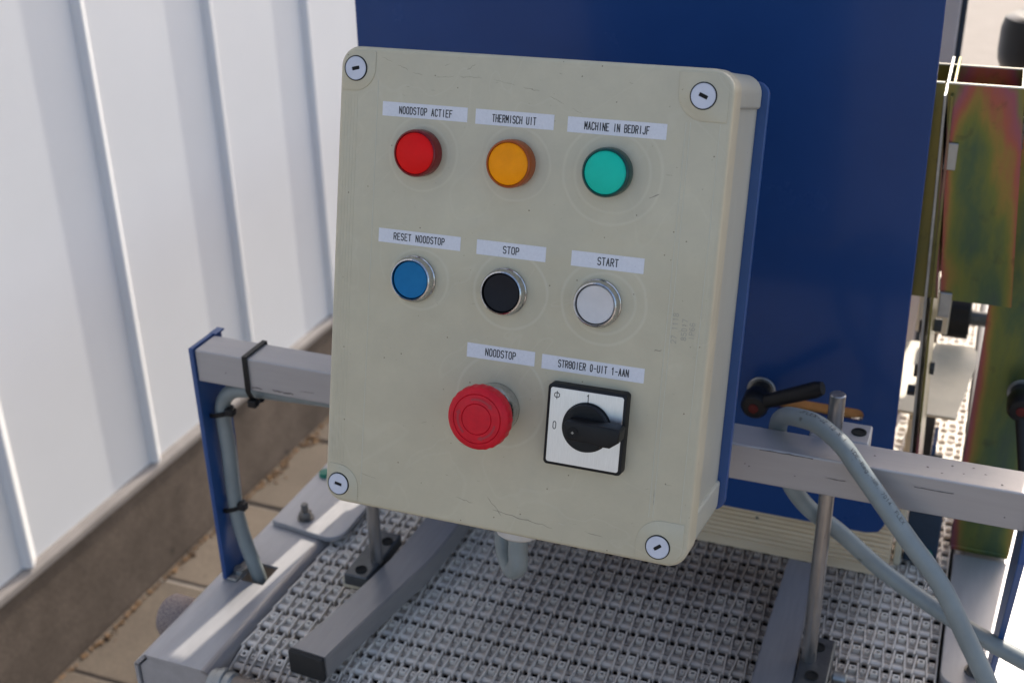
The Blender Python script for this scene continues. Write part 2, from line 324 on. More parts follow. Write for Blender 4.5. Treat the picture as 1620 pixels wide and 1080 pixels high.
def add_lathe(bm, prof, origin, axis, n=40, cap=True, scallop=None):
    """prof: list of (radius, height)"""
    x, y, z = frame(axis); o = Vector(origin); rings = []
    t = bmesh.new()
    for (r, h) in prof:
        if r < 1e-7: rings.append([t.verts.new(o + z * h)]); continue
        ring = []
        for i in range(n):
            a = 2 * PI * i / n; rr = r
            if scallop and abs(r - scallop[0]) < scallop[2]: rr = r + scallop[1] * (1 if (i % 4) < 2 else -1)
            ring.append(t.verts.new(o + x * (rr * math.cos(a)) + y * (rr * math.sin(a)) + z * h))
        rings.append(ring)
    for A, B in zip(rings, rings[1:]):
        if len(A) == 1 and len(B) == 1: continue
        if len(A) == 1:
            for i in range(n): t.faces.new((A[0], B[i], B[(i + 1) % n]))
        elif len(B) == 1:
            for i in range(n): t.faces.new((A[i], B[0], A[(i + 1) % n]))
        else:
            for i in range(n): t.faces.new((A[i], B[i], B[(i + 1) % n], A[(i + 1) % n]))
    if cap:
        if len(rings[0]) > 1: t.faces.new(rings[0])
        if len(rings[-1]) > 1: t.faces.new(list(reversed(rings[-1])))
    bmesh.ops.recalc_face_normals(t, faces=t.faces[:])
    merge(bm, t)
def add_cyl(bm, a, b, r, n=20, bevel=0.0):
    a = Vector(a); b = Vector(b); L = (b - a).length
    if bevel: prof = [(0, 0), (r - bevel, 0), (r, bevel), (r, L - bevel), (r - bevel, L), (0, L)]
    else: prof = [(0, 0), (r, 0), (r, L), (0, L)]
    add_lathe(bm, prof, a, b - a, n)
def catmull(P, sub=10):
    P = [Vector(p) for p in P]; out = []
    Q = [P[0] * 2 - P[1]] + P + [P[-1] * 2 - P[-2]]
    for i in range(1, len(Q) - 2):
        p0, p1, p2, p3 = Q[i - 1:i + 3]
        for k in range(sub):
            t = k / sub
            out.append(0.5 * ((2 * p1) + (-p0 + p2) * t + (2 * p0 - 5 * p1 + 4 * p2 - p3) * t * t + (-p0 + 3 * p1 - 3 * p2 + p3) * t ** 3))
    out.append(P[-1]); return out
def add_tube(bm, path, r, n=16, caps=True):
    t = bmesh.new(); rings = []; u = None
    for i, p in enumerate(path):
        d = (path[min(i + 1, len(path) - 1)] - path[max(i - 1, 0)]).normalized()
        if u is None: u = d.orthogonal().normalized()
        u = (u - d * u.dot(d)).normalized(); v = d.cross(u)
        rings.append([t.verts.new(p + u * (r * math.cos(2 * PI * k / n)) + v * (r * math.sin(2 * PI * k / n))) for k in range(n)])
    for A, B in zip(rings, rings[1:]):
        for k in range(n): t.faces.new((A[k], A[(k + 1) % n], B[(k + 1) % n], B[k]))
    if caps:
        t.faces.new(rings[0]); t.faces.new(list(reversed(rings[-1])))
    bmesh.ops.recalc_face_normals(t, faces=t.faces[:])
    merge(bm, t)
def obj(name, bm, m, parent=None, smooth=None, label=None):
    me = bpy.data.meshes.new(name)
    if smooth is not None:
        for f in bm.faces: f.smooth = True
        for e in bm.edges:
            if len(e.link_faces) == 2 and e.calc_face_angle(0) > rad(smooth): e.smooth = False
    bm.to_mesh(me); bm.free()
    me.materials.append(m)
    o = bpy.data.objects.new(name, me); C.objects.link(o)
    if parent: o.parent = parent
    if label: o['label'] = label
    return o
def thing(name, label, cat, loc=(0, 0, 0), group=None, mtx=None):
    o = bpy.data.objects.new(name, None); C.objects.link(o)
    o.empty_display_size = 0.05
    if mtx is not None: o.matrix_world = mtx
    else: o.location = loc
    o['label'] = label; o['category'] = cat
    if group: o['group'] = group
    return o
def wobj(name, bm, m, parent, smooth=None, label=None):
    """part given in world coordinates under a thing placed elsewhere"""
    bmesh.ops.transform(bm, matrix=Matrix.Translation(-Vector(parent.location)), verts=bm.verts)
    return obj(name, bm, m, parent, smooth, label)
def tag(o, label, cat, group=None):
    o['label'] = label; o['category'] = cat
    if group: o['group'] = group
    return o
def NB(): return bmesh.new()

# ================================================================== SETTING
bm = NB()
bmesh.ops.create_grid(bm, x_segments=2, y_segments=2, size=400)
for v in bm.verts: v.co.z = -0.006
g = obj('ground', bm, M['ground']); g['kind'] = 'structure'

bm = NB(); add_box(bm, (-1.60, -0.6, -0.12), (2.13, 4.8, -0.022))
pav = obj('pavement', bm, M['plinth']); pav['kind'] = 'structure'
bm = NB()
add_box(bm, (-0.147, -0.147, -0.05), (0.147, 0.147, 0.0), bevel=0.004, seg=1)
pv = obj('paver', bm, M['paver'], pav)
first = True
for i in range(12):
    for j in range(18):
        o = pv if first else pv.copy()
        if not first: C.objects.link(o)
        first = False
        o.location = (-1.475 + 0.15 + 0.3 * i, -0.45 + 0.023 + 0.3 * j + 0.152, random.uniform(-0.0025, 0.002))
        o.rotation_euler = (random.uniform(-.006, .006), random.uniform(-.006, .006), random.uniform(-.006, .006))

# debris and moss along the foot of the wall: nobody could count it
bm = NB()
for k in range(800):
    y = random.uniform(0.6, 3.2); d = abs(random.gauss(0, 0.012)) * (0.15 + 1.3 * math.sin(y * 7.3 + math.sin(y * 17)) ** 4)
    s = random.uniform(0.0015, 0.0048)
    t = bmesh.new(); bmesh.ops.create_icosphere(t, subdivisions=1, radius=s)
    for v in t.verts: v.co *= random.uniform(0.7, 1.3)
    merge(bm, t, Matrix.Translation((-1.462 + d, y, s * 0.3)))
deb = obj('leaf_litter', bm, M['moss'], smooth=60)
deb['kind'] = 'stuff'; deb['category'] = 'debris'; deb['label'] = 'thin line of dry orange brown debris along the foot of the wall'

# ------------------------------------------------------------------ white sheet wall
WX = -1.483
wall = thing('warehouse_wall', 'white ribbed metal sheet wall on a stained brown concrete plinth', 'wall', (WX, 2.0, 0))
PITCH = 0.374; R0 = 1.728
for k in range(-7, 14):
    y0 = R0 + PITCH * k; y1 = y0 + PITCH
    bm = NB(); add_box(bm, (WX - 0.03, y0 + 0.0225, 0.252), (WX, y1 - 0.0145, 4.2))
    wobj('wall_panel', bm, M['wall'], wall)
    bm = NB()
    add_prism(bm, [(WX - 0.028, y0 - 0.014, .252), (WX + 0.0, y0 - 0.014, .252), (WX + 0.013, y0 - 0.0065, .252), (WX + 0.0145, y0 - 0.004, .252), (WX + 0.0145, y0 - 0.001, .252), (WX + 0.013, y0 + 0.002, .252), (WX + 0.0, y0 + 0.022, .252), (WX - 0.028, y0 + 0.022, .252)], (0, 0, 3.948))
    wobj('wall_rib', bm, M['wall'], wall, smooth=30)
bm = NB()
add_prism(bm, [(WX - 0.03, -1.1, 0.2515), (WX + 0.006, -1.1, 0.2515), (WX + 0.0135, -1.1, 0.2405), (WX + 0.0145, -1.1, 0.229), (WX - 0.03, -1.1, 0.229)], (0, 8.2, 0))
wobj('sill_trim', bm, M['trim'], wall)
bm = NB(); add_box(bm, (WX - 0.25, -1.1, -0.10), (WX + 0.010, 7.1, 0.226), bevel=0.003, seg=1)
wobj('plinth', bm, M['plinth'], wall)

# ================================================================== CONVEYOR
conv = thing('belt_conveyor', 'long conveyor with a white plastic grid belt between grey side rails', 'conveyor', (-0.27, 1.6, 0))
ZR = 0.865
def rail(x_out, x_in, sgn, hole=None):
    """folded sheet channel along Y; x_out outer side, x_in inner side"""
    bm = NB(); lip = NB(); T = 0.003
    segs = [(0.655, 2.9, None)] if not hole else [(0.655, hole[2], None), (hole[2], hole[3], hole), (hole[3], 2.9, None)]
    ch = 0.013
    for (ya, yb, h) in segs:
        def strip(xa, za, xb, zb):
            d = Vector((xb - xa, 0, zb - za)).normalized(); nn = Vector((d.z, 0, -d.x)) * T
            if nn.z > 0: nn = -nn
            if abs(nn.z) < 1e-6 and (nn.x * (x_in - x_out)) * (1 if abs(xa - x_out) < 1e-4 else -1) < 0: nn = -nn
            add_prism(bm, [(xa, ya, za), (xb, ya, zb), (xb + nn.x, ya, zb + nn.z), (xa + nn.x, ya, za + nn.z)], (0, yb - ya, 0))
        s = 1 if x_in > x_out else -1
        strip(x_out, ZR - 0.115, x_out, ZR - ch)
        strip(x_out, ZR - ch, x_out + s * ch, ZR)
        if h: strip(x_out + s * ch, ZR, h[0], ZR); strip(h[1], ZR, x_in, ZR)
        else: strip(x_out + s * ch, ZR, x_in, ZR)
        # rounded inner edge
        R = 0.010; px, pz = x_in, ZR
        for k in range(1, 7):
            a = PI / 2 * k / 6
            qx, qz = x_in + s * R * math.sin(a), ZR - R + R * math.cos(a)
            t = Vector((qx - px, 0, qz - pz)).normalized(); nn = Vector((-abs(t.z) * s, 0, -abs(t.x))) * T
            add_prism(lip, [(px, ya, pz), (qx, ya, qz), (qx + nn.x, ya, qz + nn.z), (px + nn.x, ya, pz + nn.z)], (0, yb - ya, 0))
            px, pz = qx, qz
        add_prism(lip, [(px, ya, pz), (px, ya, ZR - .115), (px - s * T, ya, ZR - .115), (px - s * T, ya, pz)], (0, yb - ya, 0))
    bmesh.ops.remove_doubles(bm, verts=bm.verts, dist=1e-5)
    r = wobj('side_rail', bm, M['alu_y'], conv)
    bmesh.ops.remove_doubles(lip, verts=lip.verts, dist=1e-5)
    bmesh.ops.transform(lip, matrix=Matrix.Translation(-Vector(conv.location)), verts=lip.verts)
    obj('shaded_rail_lip', lip, M['alu_guide'], r)  # darker than the rail: shade on the curve put into the colour
    bm = NB(); i = 0.0045; s = 1 if x_in > x_out else -1; xe = x_in + s * 0.010
    pts = [(x_out + s * i, .657, ZR - .113), (x_out + s * i, .657, ZR - ch - .003), (x_out + s * (ch + .002), .657, ZR - i), (xe - s * (i + .001), .657, ZR - i), (xe - s * i, .657, ZR - .008), (xe - s * i, .657, ZR - .113)]
    add_prism(bm, pts, (0, 0.004, 0), bevel=.0006, seg=1)
    bmesh.ops.transform(bm, matrix=Matrix.Translation(-Vector(conv.location)), verts=bm.verts)
    obj('end_plate', bm, M['alu_y'], r)
    bm = NB(); add_prism(bm, [(x, .664, z) for (x, y, z) in [(x_out + s * .0032, 0, ZR - .113), (x_out + s * .0032, 0, ZR - ch - .002), (x_out + s * (ch + .001), 0, ZR - .0034), (x_in, 0, ZR - .0034), (xe - s * .0034, 0, ZR - .010), (xe - s * .0034, 0, ZR - .113)]], (0, .004, 0))
    bmesh.ops.transform(bm, matrix=Matrix.Translation(-Vector(conv.location)), verts=bm.verts)
    obj('rail_seal', bm, M['dark'], r)
    return r
HOLE = (-0.588, -0.5635, 0.773, 0.802)
rail(-0.622, -0.5515, 1, HOLE)
rail(0.108, 0.040, -1)

# one row of belt modules, shared by all rows
def tile_row():
    bm = NB(); q = 0.0265; p = 0.0177; n = 32
    def quad(a, b, c, d): bm.faces.new([bm.verts.new(Vector(v)) for v in (a, b, c, d)])
    def bx(lo, hi, skew=0.0, bottom=False):
        x0, y0, z0 = lo; x1, y1, z1 = hi; s = skew
        A = [(x0 - s, y0, z1), (x1 - s, y0, z1), (x1 + s, y1, z1), (x0 + s, y1, z1)]
        B = [(a[0], a[1], z0) for a in A]
        quad(*A)
        for k in range(4): quad(A[k], B[k], B[(k + 1) % 4], A[(k + 1) % 4])
    H = -0.009
    for i in range(n):
        x = i * p
        xa, xb = x, x + 0.0100        # wide cell between xa and xb, narrow cell up to x+p
        # slanted fingers (ribs)
        bx((xa - .0007, 0.0003, H), (xa + .0007, q - .0003, .0002), .0010)
        bx((xb - .0007, 0.0003, H), (xb + .0007, q - .0003, 0), -.0010)
        # hinge barrel across the row
        for (ca, cb, top, rr) in ((xa + .0005, xb - .0005, -.0014, .0033), (xb + .0005, x + p - .0005, -.0022, .0028)):
            yc = 0.0080; pts = []
            for k in range(10):
                a = 2 * PI * k / 9
                pts.append((yc - rr * math.cos(a), top - rr + rr * math.sin(a)))
            for (y0, z0), (y1, z1) in zip(pts, pts[1:]):
                quad((ca, y0, z0), (cb, y0, z0), (cb, y1, z1), (ca, y1, z1))
        # deck between the barrels
        for (c0, c1, cx, hw, hy, ye) in ((xa + .0006, xb - .0006, xa + .0052, .0029, .0030, q - .0022), (xb + .0006, x + p - .0006, xb + .0040, .0019, .0023, q - .0006)):
            bx((c0, .0128, -.0095), (c1, .0186 - hy, -.0045)); bx((c0, .0186 + hy, -.0095), (c1, ye, -.0045))
            bx((c0, .0186 - hy, -.0095), (cx - hw, .0186 + hy, -.0045)); bx((cx + hw, .0186 - hy, -.0095), (c1, .0186 + hy, -.0045))
        # raised hinge eyes with a dark recess
        for (cx, hw, hy, top) in ((xa + .0052, .0029, .0030, .0003), (xb + .0040, .0019, .0023, -.0010)):
            yc = .0186; r1 = .5
            for (x0, x1, y0, y1) in ((cx - hw, cx + hw, yc - hy, yc - hy * r1), (cx - hw, cx + hw, yc + hy * r1, yc + hy), (cx - hw, cx - hw * r1, yc - hy * r1, yc + hy * r1), (cx + hw * r1, cx + hw, yc - hy * r1, yc + hy * r1)):
                bx((x0, y0, -.0095), (x1, y1, top))
        # cross webs
    bx((n * p - .0006, 0, H), (n * p + .0008, q, 0), 0)
    bmesh.ops.recalc_face_normals(bm, faces=bm.faces[:])
    return bm
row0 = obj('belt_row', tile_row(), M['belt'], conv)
X0, Y0, ZB, Q = -0.5395, 0.700, 0.860, 0.0265
first = True
L0 = Vector(conv.location)
for k in range(-4, 60):
    o = row0 if first else row0.copy()
    if not first: C.objects.link(o)
    first = False
    o.rotation_euler = (0, 0, 0)
    if k >= 0:
        o.location = Vector((X0 + random.uniform(-.0004, .0004) + (0.0 if k % 2 else .00), Y0 + Q * k, ZB + random.uniform(-.0003, .0003))) - L0
    else:
        # rows wrapping round the end roller, radius 0.034
        a = math.radians(40) * (-k); R = 0.040
        c = Vector((X0, Y0 + 0.002, ZB - R))
        # far edge of the row sits at angle a-40, near edge at angle a
        p1 = c + Vector((0, -math.sin(a) * R, math.cos(a) * R))
        o.location = p1 - L0
        o.rotation_euler = (a - math.radians(20), 0, 0)
# carrying tray and slats beneath the belt
bm = NB(); add_box(bm, (-.545, .70, .800), (.034, 2.3, .806))
wobj('under_tray', bm, M['dark'], conv)
bm = NB(); add_cyl(bm, (-.53, .70, .818), (.03, .70, .818), .026, 24)
wobj('end_roller', bm, M['dark_steel'], conv, smooth=40)
bm = NB(); add_cyl(bm, (-.520, .654, .856), (.05, .654, .856), .0105, 24)
sh = wobj('front_shaft', bm, M['roller'], conv, smooth=40)
bm = NB(); add_cyl(bm, (-.5415, .654, .856), (-.519, .654, .856), .0125, 24, .002)
add_cyl(bm, (-.534, .654, .856), (-.527, .654, .856), .0145, 24, .001)
bmesh.ops.transform(bm, matrix=Matrix.Translation(-L0), verts=bm.verts)
obj('shaft_collar', bm, M['zinc'], sh, smooth=40)
# plates bolted on the rails
def nut_bolt(x, y, z, parent, s=1.0, h=.016):
    bm = NB()
    add_lathe(bm, [(0, 0), (.0085 * s, 0), (.0085 * s, .0015), (0, .0015)], (x, y, z), (0, 0, 1), 24)
    add_lathe(bm, [(0, .0015), (.0066 * s, .0015), (.0066 * s, .0075), (.0058 * s, .0085), (0, .0085)], (x, y, z), (0, 0, 1), 6)
    add_lathe(bm, [(0, .0085), (.0036 * s, .0085), (.0036 * s, h), (.0028 * s, h + .001), (0, h + .001)], (x, y, z), (0, 0, 1), 16)
    return wobj('bolt', bm, M['bolt'], parent, smooth=35)
def rplate(pts, z0, z1):
    bm = NB(); add_prism(bm, [(x, y, z0) for x, y in pts], (0, 0, z1 - z0), bevel=.0006, seg=1, cap_bevel='caps'); return bm
def arcpts(cx, cy, r, a0, a1, n=8): return [(cx + r * math.cos(rad(a0 + (a1 - a0) * k / n)), cy + r * math.sin(rad(a0 + (a1 - a0) * k / n))) for k in range(n + 1)]
bm = rplate([(-.6055, .861), (-.6055, .9)] + [(-.6055, 1.06), (-.527, 1.06)] + arcpts(-.543, .869, .016, 0, -90), ZR + .0003, ZR + .0058)
wobj('mounting_plate', bm, M['alu_y'], conv)
nut_bolt(-.5758, .8754, ZR + .0058, conv)
bm = rplate([(.108, .845), (.108, 1.03), (.030, 1.03)] + arcpts(.044, .859, .014, 180, 270), ZR + .0003, ZR + .0060)
wobj('mounting_plate', bm, M['alu_y'], conv)
nut_bolt(.0565, .8665, ZR + .006, conv)
for (x, y) in ((-.57, .75), (-.57, 2.2), (.06, .75), (.06, 2.2)):
    bm = NB(); add_box(bm, (x - .02, y - .02, 0), (x + .02, y + .02, .75), bevel=.003, seg=1)
    wobj('support_leg', bm, M['alu_y'], conv)
bm = NB(); add_lathe(bm, [(0, 0), (.017, 0), (.020, .004), (.021, .010), (.021, .026), (.018, .030), (0, .031)], (-.6225, .742, .830), (-1, 0, 0), 32)
wobj('rubber_bumper', bm, M['speckle'], conv, smooth=40)

# ------------------------------------------------------------------ cross beam on two blue brackets
beam = thing('cross_beam', 'grey square aluminium beam across the conveyor held by two blue brackets', 'beam', (-.27, .785, ZR))
bm = NB(); add_box(bm, (-.5985, .770, 1.0750), (.0750, .800, 1.1050), bevel=.0012, seg=2)
wobj('beam_profile', bm, M['alu'], beam)
bm = NB()
prof = [(.768, .8655), (.806, .8655), (.812, 1.0), (.812, 1.1065), (.768, 1.1065)]
add_prism(bm, [(-.6035, y, z) for y, z in prof], (.0045, 0, 0), bevel=.0006, seg=1)
add_box(bm, (-.6030, .7995, 1.1052), (-.5960, .8120, 1.1068))
wobj('side_bracket', bm, M['blue_edge'], beam)
bm = rplate([(-.5985, .768), (-.5885, .768), (-.5885, .806), (-.5985, .806)], ZR + .0004, ZR + .0032)
add_lathe(bm, [(0, .0032), (.0055, .0032), (.0055, .006), (.0025, .006), (.0025, .0045), (0, .0045)], (-.5935, .782, ZR), (0, 0, 1), 16)
wobj('bracket_foot', bm, M['zinc'], beam)
bm = NB()
add_prism(bm, [(.0640, y, z) for y, z in [(.842, .8715), (.872, .8715), (.806, 1.1065), (.768, 1.1065), (.768, 1.05)]], (.0045, 0, 0), bevel=.0006, seg=1)
wobj('side_bracket', bm, M['blue_edge'], beam)
def wscratch(parent, pts, wd, face, m='scuff'):
    bm = NB(); V = []
    for i, (x, v) in enumerate(pts):
        h = wd / 2 * random.uniform(.4, 1.4)
        if face == 'front': V.append((bm.verts.new((x, .7697, v - h)), bm.verts.new((x, .7697, v + h))))
        else: V.append((bm.verts.new((x, v - h, 1.1053)), bm.verts.new((x, v + h, 1.1053))))
    for A, B in zip(V, V[1:]): bm.faces.new((A[0], B[0], B[1], A[1]))
    return wobj('scratch', bm, M[m], parent)
M['scuff'] = mat('dark_scuff', (0.10, 0.09, 0.085), .8)
def run(x0, x1, v, amp, n=9): return [(x0 + (x1 - x0) * k / n, v + random.uniform(-amp, amp)) for k in range(n + 1)]
wscratch(beam, run(-.545, -.535, 1.0785, .0006), .0008, 'front'); wscratch(beam, run(-.525, -.505, 1.0790, .0008), .0010, 'front')
wscratch(beam, run(-.498, -.485, 1.0835, .0004), .0004, 'front'); wscratch(beam, run(-.118, -.080, 1.1040, .0003), .0007, 'front')
wscratch(beam, run(-.010, .016, 1.0955, .0003), .0005, 'front'); wscratch(beam, run(-.070, -.056, 1.090, .0003), .0004, 'front')
for (x, y) in ((-.004, .783), (.012, .790), (.020, .782), (.034, .786), (.006, .778), (.026, .792), (-.040, .786), (.045, .776)):
    wscratch(beam, run(x, x + .0014, y, .0002, 2), .0012, 'top')
for (x, z_) in ((-.128, 1.090), (-.125, 1.0885), (-.092, 1.087), (.050, 1.084), (-.57, 1.088), (-.44, 1.092)):
    wscratch(beam, run(x, x + .0010, z_, .0001, 2), .0009, 'front')
# block behind the beam that clamps the right rod
def clamp_block(lo, hi, parent, holes, m='dark_steel'):
    bm = NB(); add_box(bm, lo, hi, bevel=.0012, seg=1)
    o = wobj('clamp_block', bm, M[m], parent)
    for (x, y) in holes:
        bm = NB(); add_lathe(bm, [(0, .0002), (.0042, .0002), (.0042, .0012), (.0054, .0012), (.0054, .0001), (.0042, 0)], (x, y, hi[2]), (0, 0, 1), 18, cap=False)
        bmesh.ops.transform(bm, matrix=Matrix.Translation(-Vector(parent.location)), verts=bm.verts)
        obj('bolt_hole', bm, M['dark'], o)
    return o

# ------------------------------------------------------------------ side guides with their rods
def guide(xc, ptsL, ptsR, z0, z1, rodx, rody, ztop, label, blk, holes, cap, extra):
    t = thing('side_guide', label, 'guide rail', (xc, ptsL[0][1], ZB))
    t['group'] = 'side guides hanging over the belt'
    bm = NB()
    L = catmull([(x, y, 0) for x, y in ptsL], 8); Rr = catmull([(x, y, 0) for x, y in ptsR], 8)
    n = len(L)
    V = [[bm.verts.new((a.x, a.y, z1)), bm.verts.new((b.x, b.y, z1)), bm.verts.new((b.x, b.y, z0)), bm.verts.new((a.x, a.y, z0))] for a, b in zip(L, Rr)]
    for A, B in zip(V, V[1:]):
        for k in range(4): bm.faces.new((A[k], A[(k + 1) % 4], B[(k + 1) % 4], B[k]))
    bm.faces.new(V[0]); bm.faces.new(list(reversed(V[-1])))
    bmesh.ops.recalc_face_normals(bm, faces=bm.faces[:])
    bmesh.ops.bevel(bm, geom=[e for e in bm.edges if e.calc_face_angle(0) > 1.0], offset=.001, segments=2, affect='EDGES')
    wobj('guide_bar', bm, M['alu_guide'], t, smooth=40)
    if cap:
        a, b = Vector((*ptsL[0], 0)), Vector((*ptsR[0], 0)); d = (b - a).normalized(); nn = Vector((d.y, -d.x, 0))
        if nn.y > 0: nn = -nn
        bm = NB()
        pts = [a + Vector((0, 0, z0 - .0005)), b + Vector((0, 0, z0 - .0005)), b + Vector((0, 0, z1 + .0005)), a + Vector((0, 0, z1 + .0005))]
        add_prism(bm, pts, nn * .0045, bevel=.001, seg=2)
        wobj('end_cap', bm, M['black_matt'], t)
    clamp_block(*blk, t, holes)
    bm = NB(); add_cyl(bm, (rodx, rody, blk[1][2] - .004), (rodx, rody, ztop), .0058, 24, .0008)
    wobj('rod', bm, M['steel'], t, smooth=40)
    extra(t)
    return t
def ex_left(t):
    bm = NB(); add_box(bm, (-.490, .792, .868), (-.470, .818, .8795), bevel=.002, seg=1)
    wobj('clamp_foot', bm, M['cream'], t)
    bm = NB(); add_cyl(bm, (-.487, .836, .880), (-.478, .836, .880), .0065, 16, .001)
    wobj('clamp_screw', bm, M['dark_steel'], t, smooth=40)
guide(-.46, [(-.477, .681), (-.4655, .740), (-.457, .795), (-.4515, .850), (-.4505, 1.0), (-.4505, 1.35)], [(-.4435, .679), (-.4340, .738), (-.4245, .792), (-.4165, .850), (-.4155, 1.0), (-.4155, 1.35)],
      .868, .890, -.463, .812, 1.13, 'left side guide with a black end cap, bar bent over the white belt', ((-.482, .783, .880), (-.4585, .855, .8925)), [(-.469, .793), (-.466, .840)], True, ex_left)
def ex_right(t):
    for y in (.795, .812):
        bm = NB(); add_cyl(bm, (-.0515, y, .878), (-.040, y, .878), .0055, 16, .001)
        wobj('clamp_screw', bm, M['zinc'], t, smooth=40)
    bm = NB(); add_box(bm, (-.0515, .774, .868), (-.045, .788, .884), bevel=.001, seg=1)
    wobj('clamp_foot', bm, M['roller'], t)
guide(-.095, [(-.110, .700), (-.1105, .77), (-.111, .846), (-.1105, .944)], [(-.0755, .700), (-.0785, .77), (-.0820, .846), (-.0885, .944)],
      .868, .890, -.0715, .812, 1.136, 'right side guide of the belt, straight grey bar under the looped cable', ((-.0785, .775, .868), (-.0535, .842, .8915)), [(-.066, .828), (-.066, .792)], False, ex_right)
t = thing('rod_clamp', 'small drilled aluminium clamp block behind the beam beside the rod tip', 'clamp', (-.065, .815, 1.0))
clamp_block((-.088, .8015, 1.086), (-.0455, .830, 1.1045), t, [(-.054, .816)], 'alu')

# ------------------------------------------------------------------ blue hopper, its slot and clamp lever
hop = thing('hopper', 'dark blue powder coated hopper with a slotted front panel behind the control box', 'hopper', (-.28, .97, .9))
bm = NB()
add_prism(bm, [(-.5285, .970, 1.42), (-.533, .970, .935)] + [(-.528, .970, .915), (-.0480, .970, .915), (-.0375, .970, .918), (-.0330, .970, .926)] + [(-.0405, .970, 1.42)], (0, .004, 0), bevel=.0008, seg=1)
me_t = bpy.data.meshes.new('t'); bm.to_mesh(me_t); bm.free()
ob_t = bpy.data.objects.new('t', me_t); C.objects.link(ob_t)
bm = NB()
pts = arcpts(-.068, 1.0335, .0060, -90, 90, 8) + arcpts(-.150, 1.0340, .0060, 90, 270, 8)
add_prism(bm, [(x, .96, z) for x, z in pts], (0, .03, 0))
me_c = bpy.data.meshes.new('c'); bm.to_mesh(me_c); bm.free()
ob_c = bpy.data.objects.new('c', me_c); C.objects.link(ob_c)
md = ob_t.modifiers.new('b', 'BOOLEAN'); md.operation = 'DIFFERENCE'; md.object = ob_c; md.solver = 'EXACT'
dg = bpy.context.evaluated_depsgraph_get()
ev = ob_t.evaluated_get(dg); mm = bpy.data.meshes.new_from_object(ev)
bm = NB(); bm.from_mesh(mm)
bpy.data.objects.remove(ob_t); bpy.data.objects.remove(ob_c)
fp = wobj('front_panel', bm, M['blue'], hop)
bm = NB(); add_prism(bm, [(-.175, .976, 1.020), (-.080, .976, 1.024), (-.050, .976, 1.034), (-.050, .976, 1.048), (-.175, .976, 1.048)], (0, .004, 0))
wobj('sunlit_wood_strip', bm, M['orange'], hop)  # strip added behind the slot, sunlit wood tone put into its colour
bm = NB()
add_prism(bm, [(-.62, .972, 1.422), (-.0405, .972, 1.422), (-.0405, .972, 2.0), (-.66, .972, 2.0)], (0, .33, 0), bevel=.003, seg=1)
wobj('unseen_hopper_top', bm, M['blue'], hop)  # unseen upper hopper, added and shaped to shade the beam and rail
bm = NB(); add_box(bm, (-.040, 1.303, 1.425), (.125, 1.69, 1.50), bevel=.003, seg=1)
wobj('belt_shade_slab', bm, M['blue'], hop)  # unseen slab added to keep the sun off the belt
bm = NB(); add_box(bm, (-.5275, .976, 1.0), (-.5245, 1.05, 1.42))
wobj('side_panel', bm, M['blue'], hop)

def lever(name, hub, handle_end, label, parent_loc, ground_y):
    t = thing(name, label, 'clamp lever', hub)
    hx, hy, hz = hub
    bm = NB(); add_cyl(bm, (hx, ground_y - .0004, hz), (hx, ground_y - .003, hz), .0125, 32, .0005)
    wobj('washer', bm, M['zinc'], t, smooth=40)
    bm = NB(); add_lathe(bm, [(0, 0), (.0095, 0), (.0095, .010), (.0118, .014), (.0118, .030), (.0095, .0335), (.0055, .0342), (0, .0342)], (hx, ground_y - .003, hz), (0, -1, 0), 32)
    wobj('hub', bm, M['black'], t, smooth=40)
    bm = NB(); a = Vector((hx, ground_y - .028, hz)); b = Vector(handle_end); d = (b - a)
    path = [a + d * k / 10 for k in range(11)]
    x, y, z = frame(d); rings = []
    tt = bmesh.new()
    for k, p in enumerate(path):
        f = k / 10; r1 = .0062 + .0012 * f - (.0 if k < 10 else .0018); r2 = .0050 + .0005 * f - (.0 if k < 10 else .0016)
        rings.append([tt.verts.new(p + x * r1 * math.cos(2 * PI * q / 16) + y * r2 * math.sin(2 * PI * q / 16)) for q in range(16)])
    for A, B in zip(rings, rings[1:]):
        for q in range(16): tt.faces.new((A[q], A[(q + 1) % 16], B[(q + 1) % 16], B[q]))
    tt.faces.new(rings[0]); tt.faces.new(rings[-1]); bmesh.ops.recalc_face_normals(tt, faces=tt.faces[:])
    merge(bm, tt)
    wobj('handle', bm, M['black'], t, smooth=50)
    bm = NB(); add_lathe(bm, [(0, 0), (.0042, 0), (.0042, .001), (.0032, .0014), (0, .0014)], (hx, ground_y - .0372, hz), (0, -1, 0), 20)
    wobj('button', bm, M['lever_red'], t, smooth=40)
    return t
lever('clamp_lever', (-.151, .97, 1.0445), (-.094, .924, 1.0790), 'black clamp lever with a round hub on the blue hopper panel', None, .970)

# ------------------------------------------------------------------ pine board behind the panel
bd = thing('wooden_board', 'pale pine decking board with long grooves lying under the blue hopper panel', 'board', (-.2, .985, ZB))
bm = NB()
prof = [(.985, .8605), (.985, .868)]
z = .868
while z < .962:
    prof += [(.985, z + .0022), (.9872, z + .0030), (.9872, z + .0042), (.985, z + .0050)]
    z += .0052
prof += [(.985, z + .003), (1.012, z + .003), (1.012, .8605)]
add_prism(bm, [(-.52, y, zz) for y, zz in prof], (.495, 0, 0))
wobj('plank', bm, M['wood'], bd)
for (x, zz) in ((-.148, .899), (-.330, .90)):
    bm = NB(); add_lathe(bm, [(0, 0), (.0016, 0), (.0016, .0004), (0, .0004)], (x, .985, zz), (0, -1, 0), 12)
    wobj('knot', bm, M['roller'], bd)

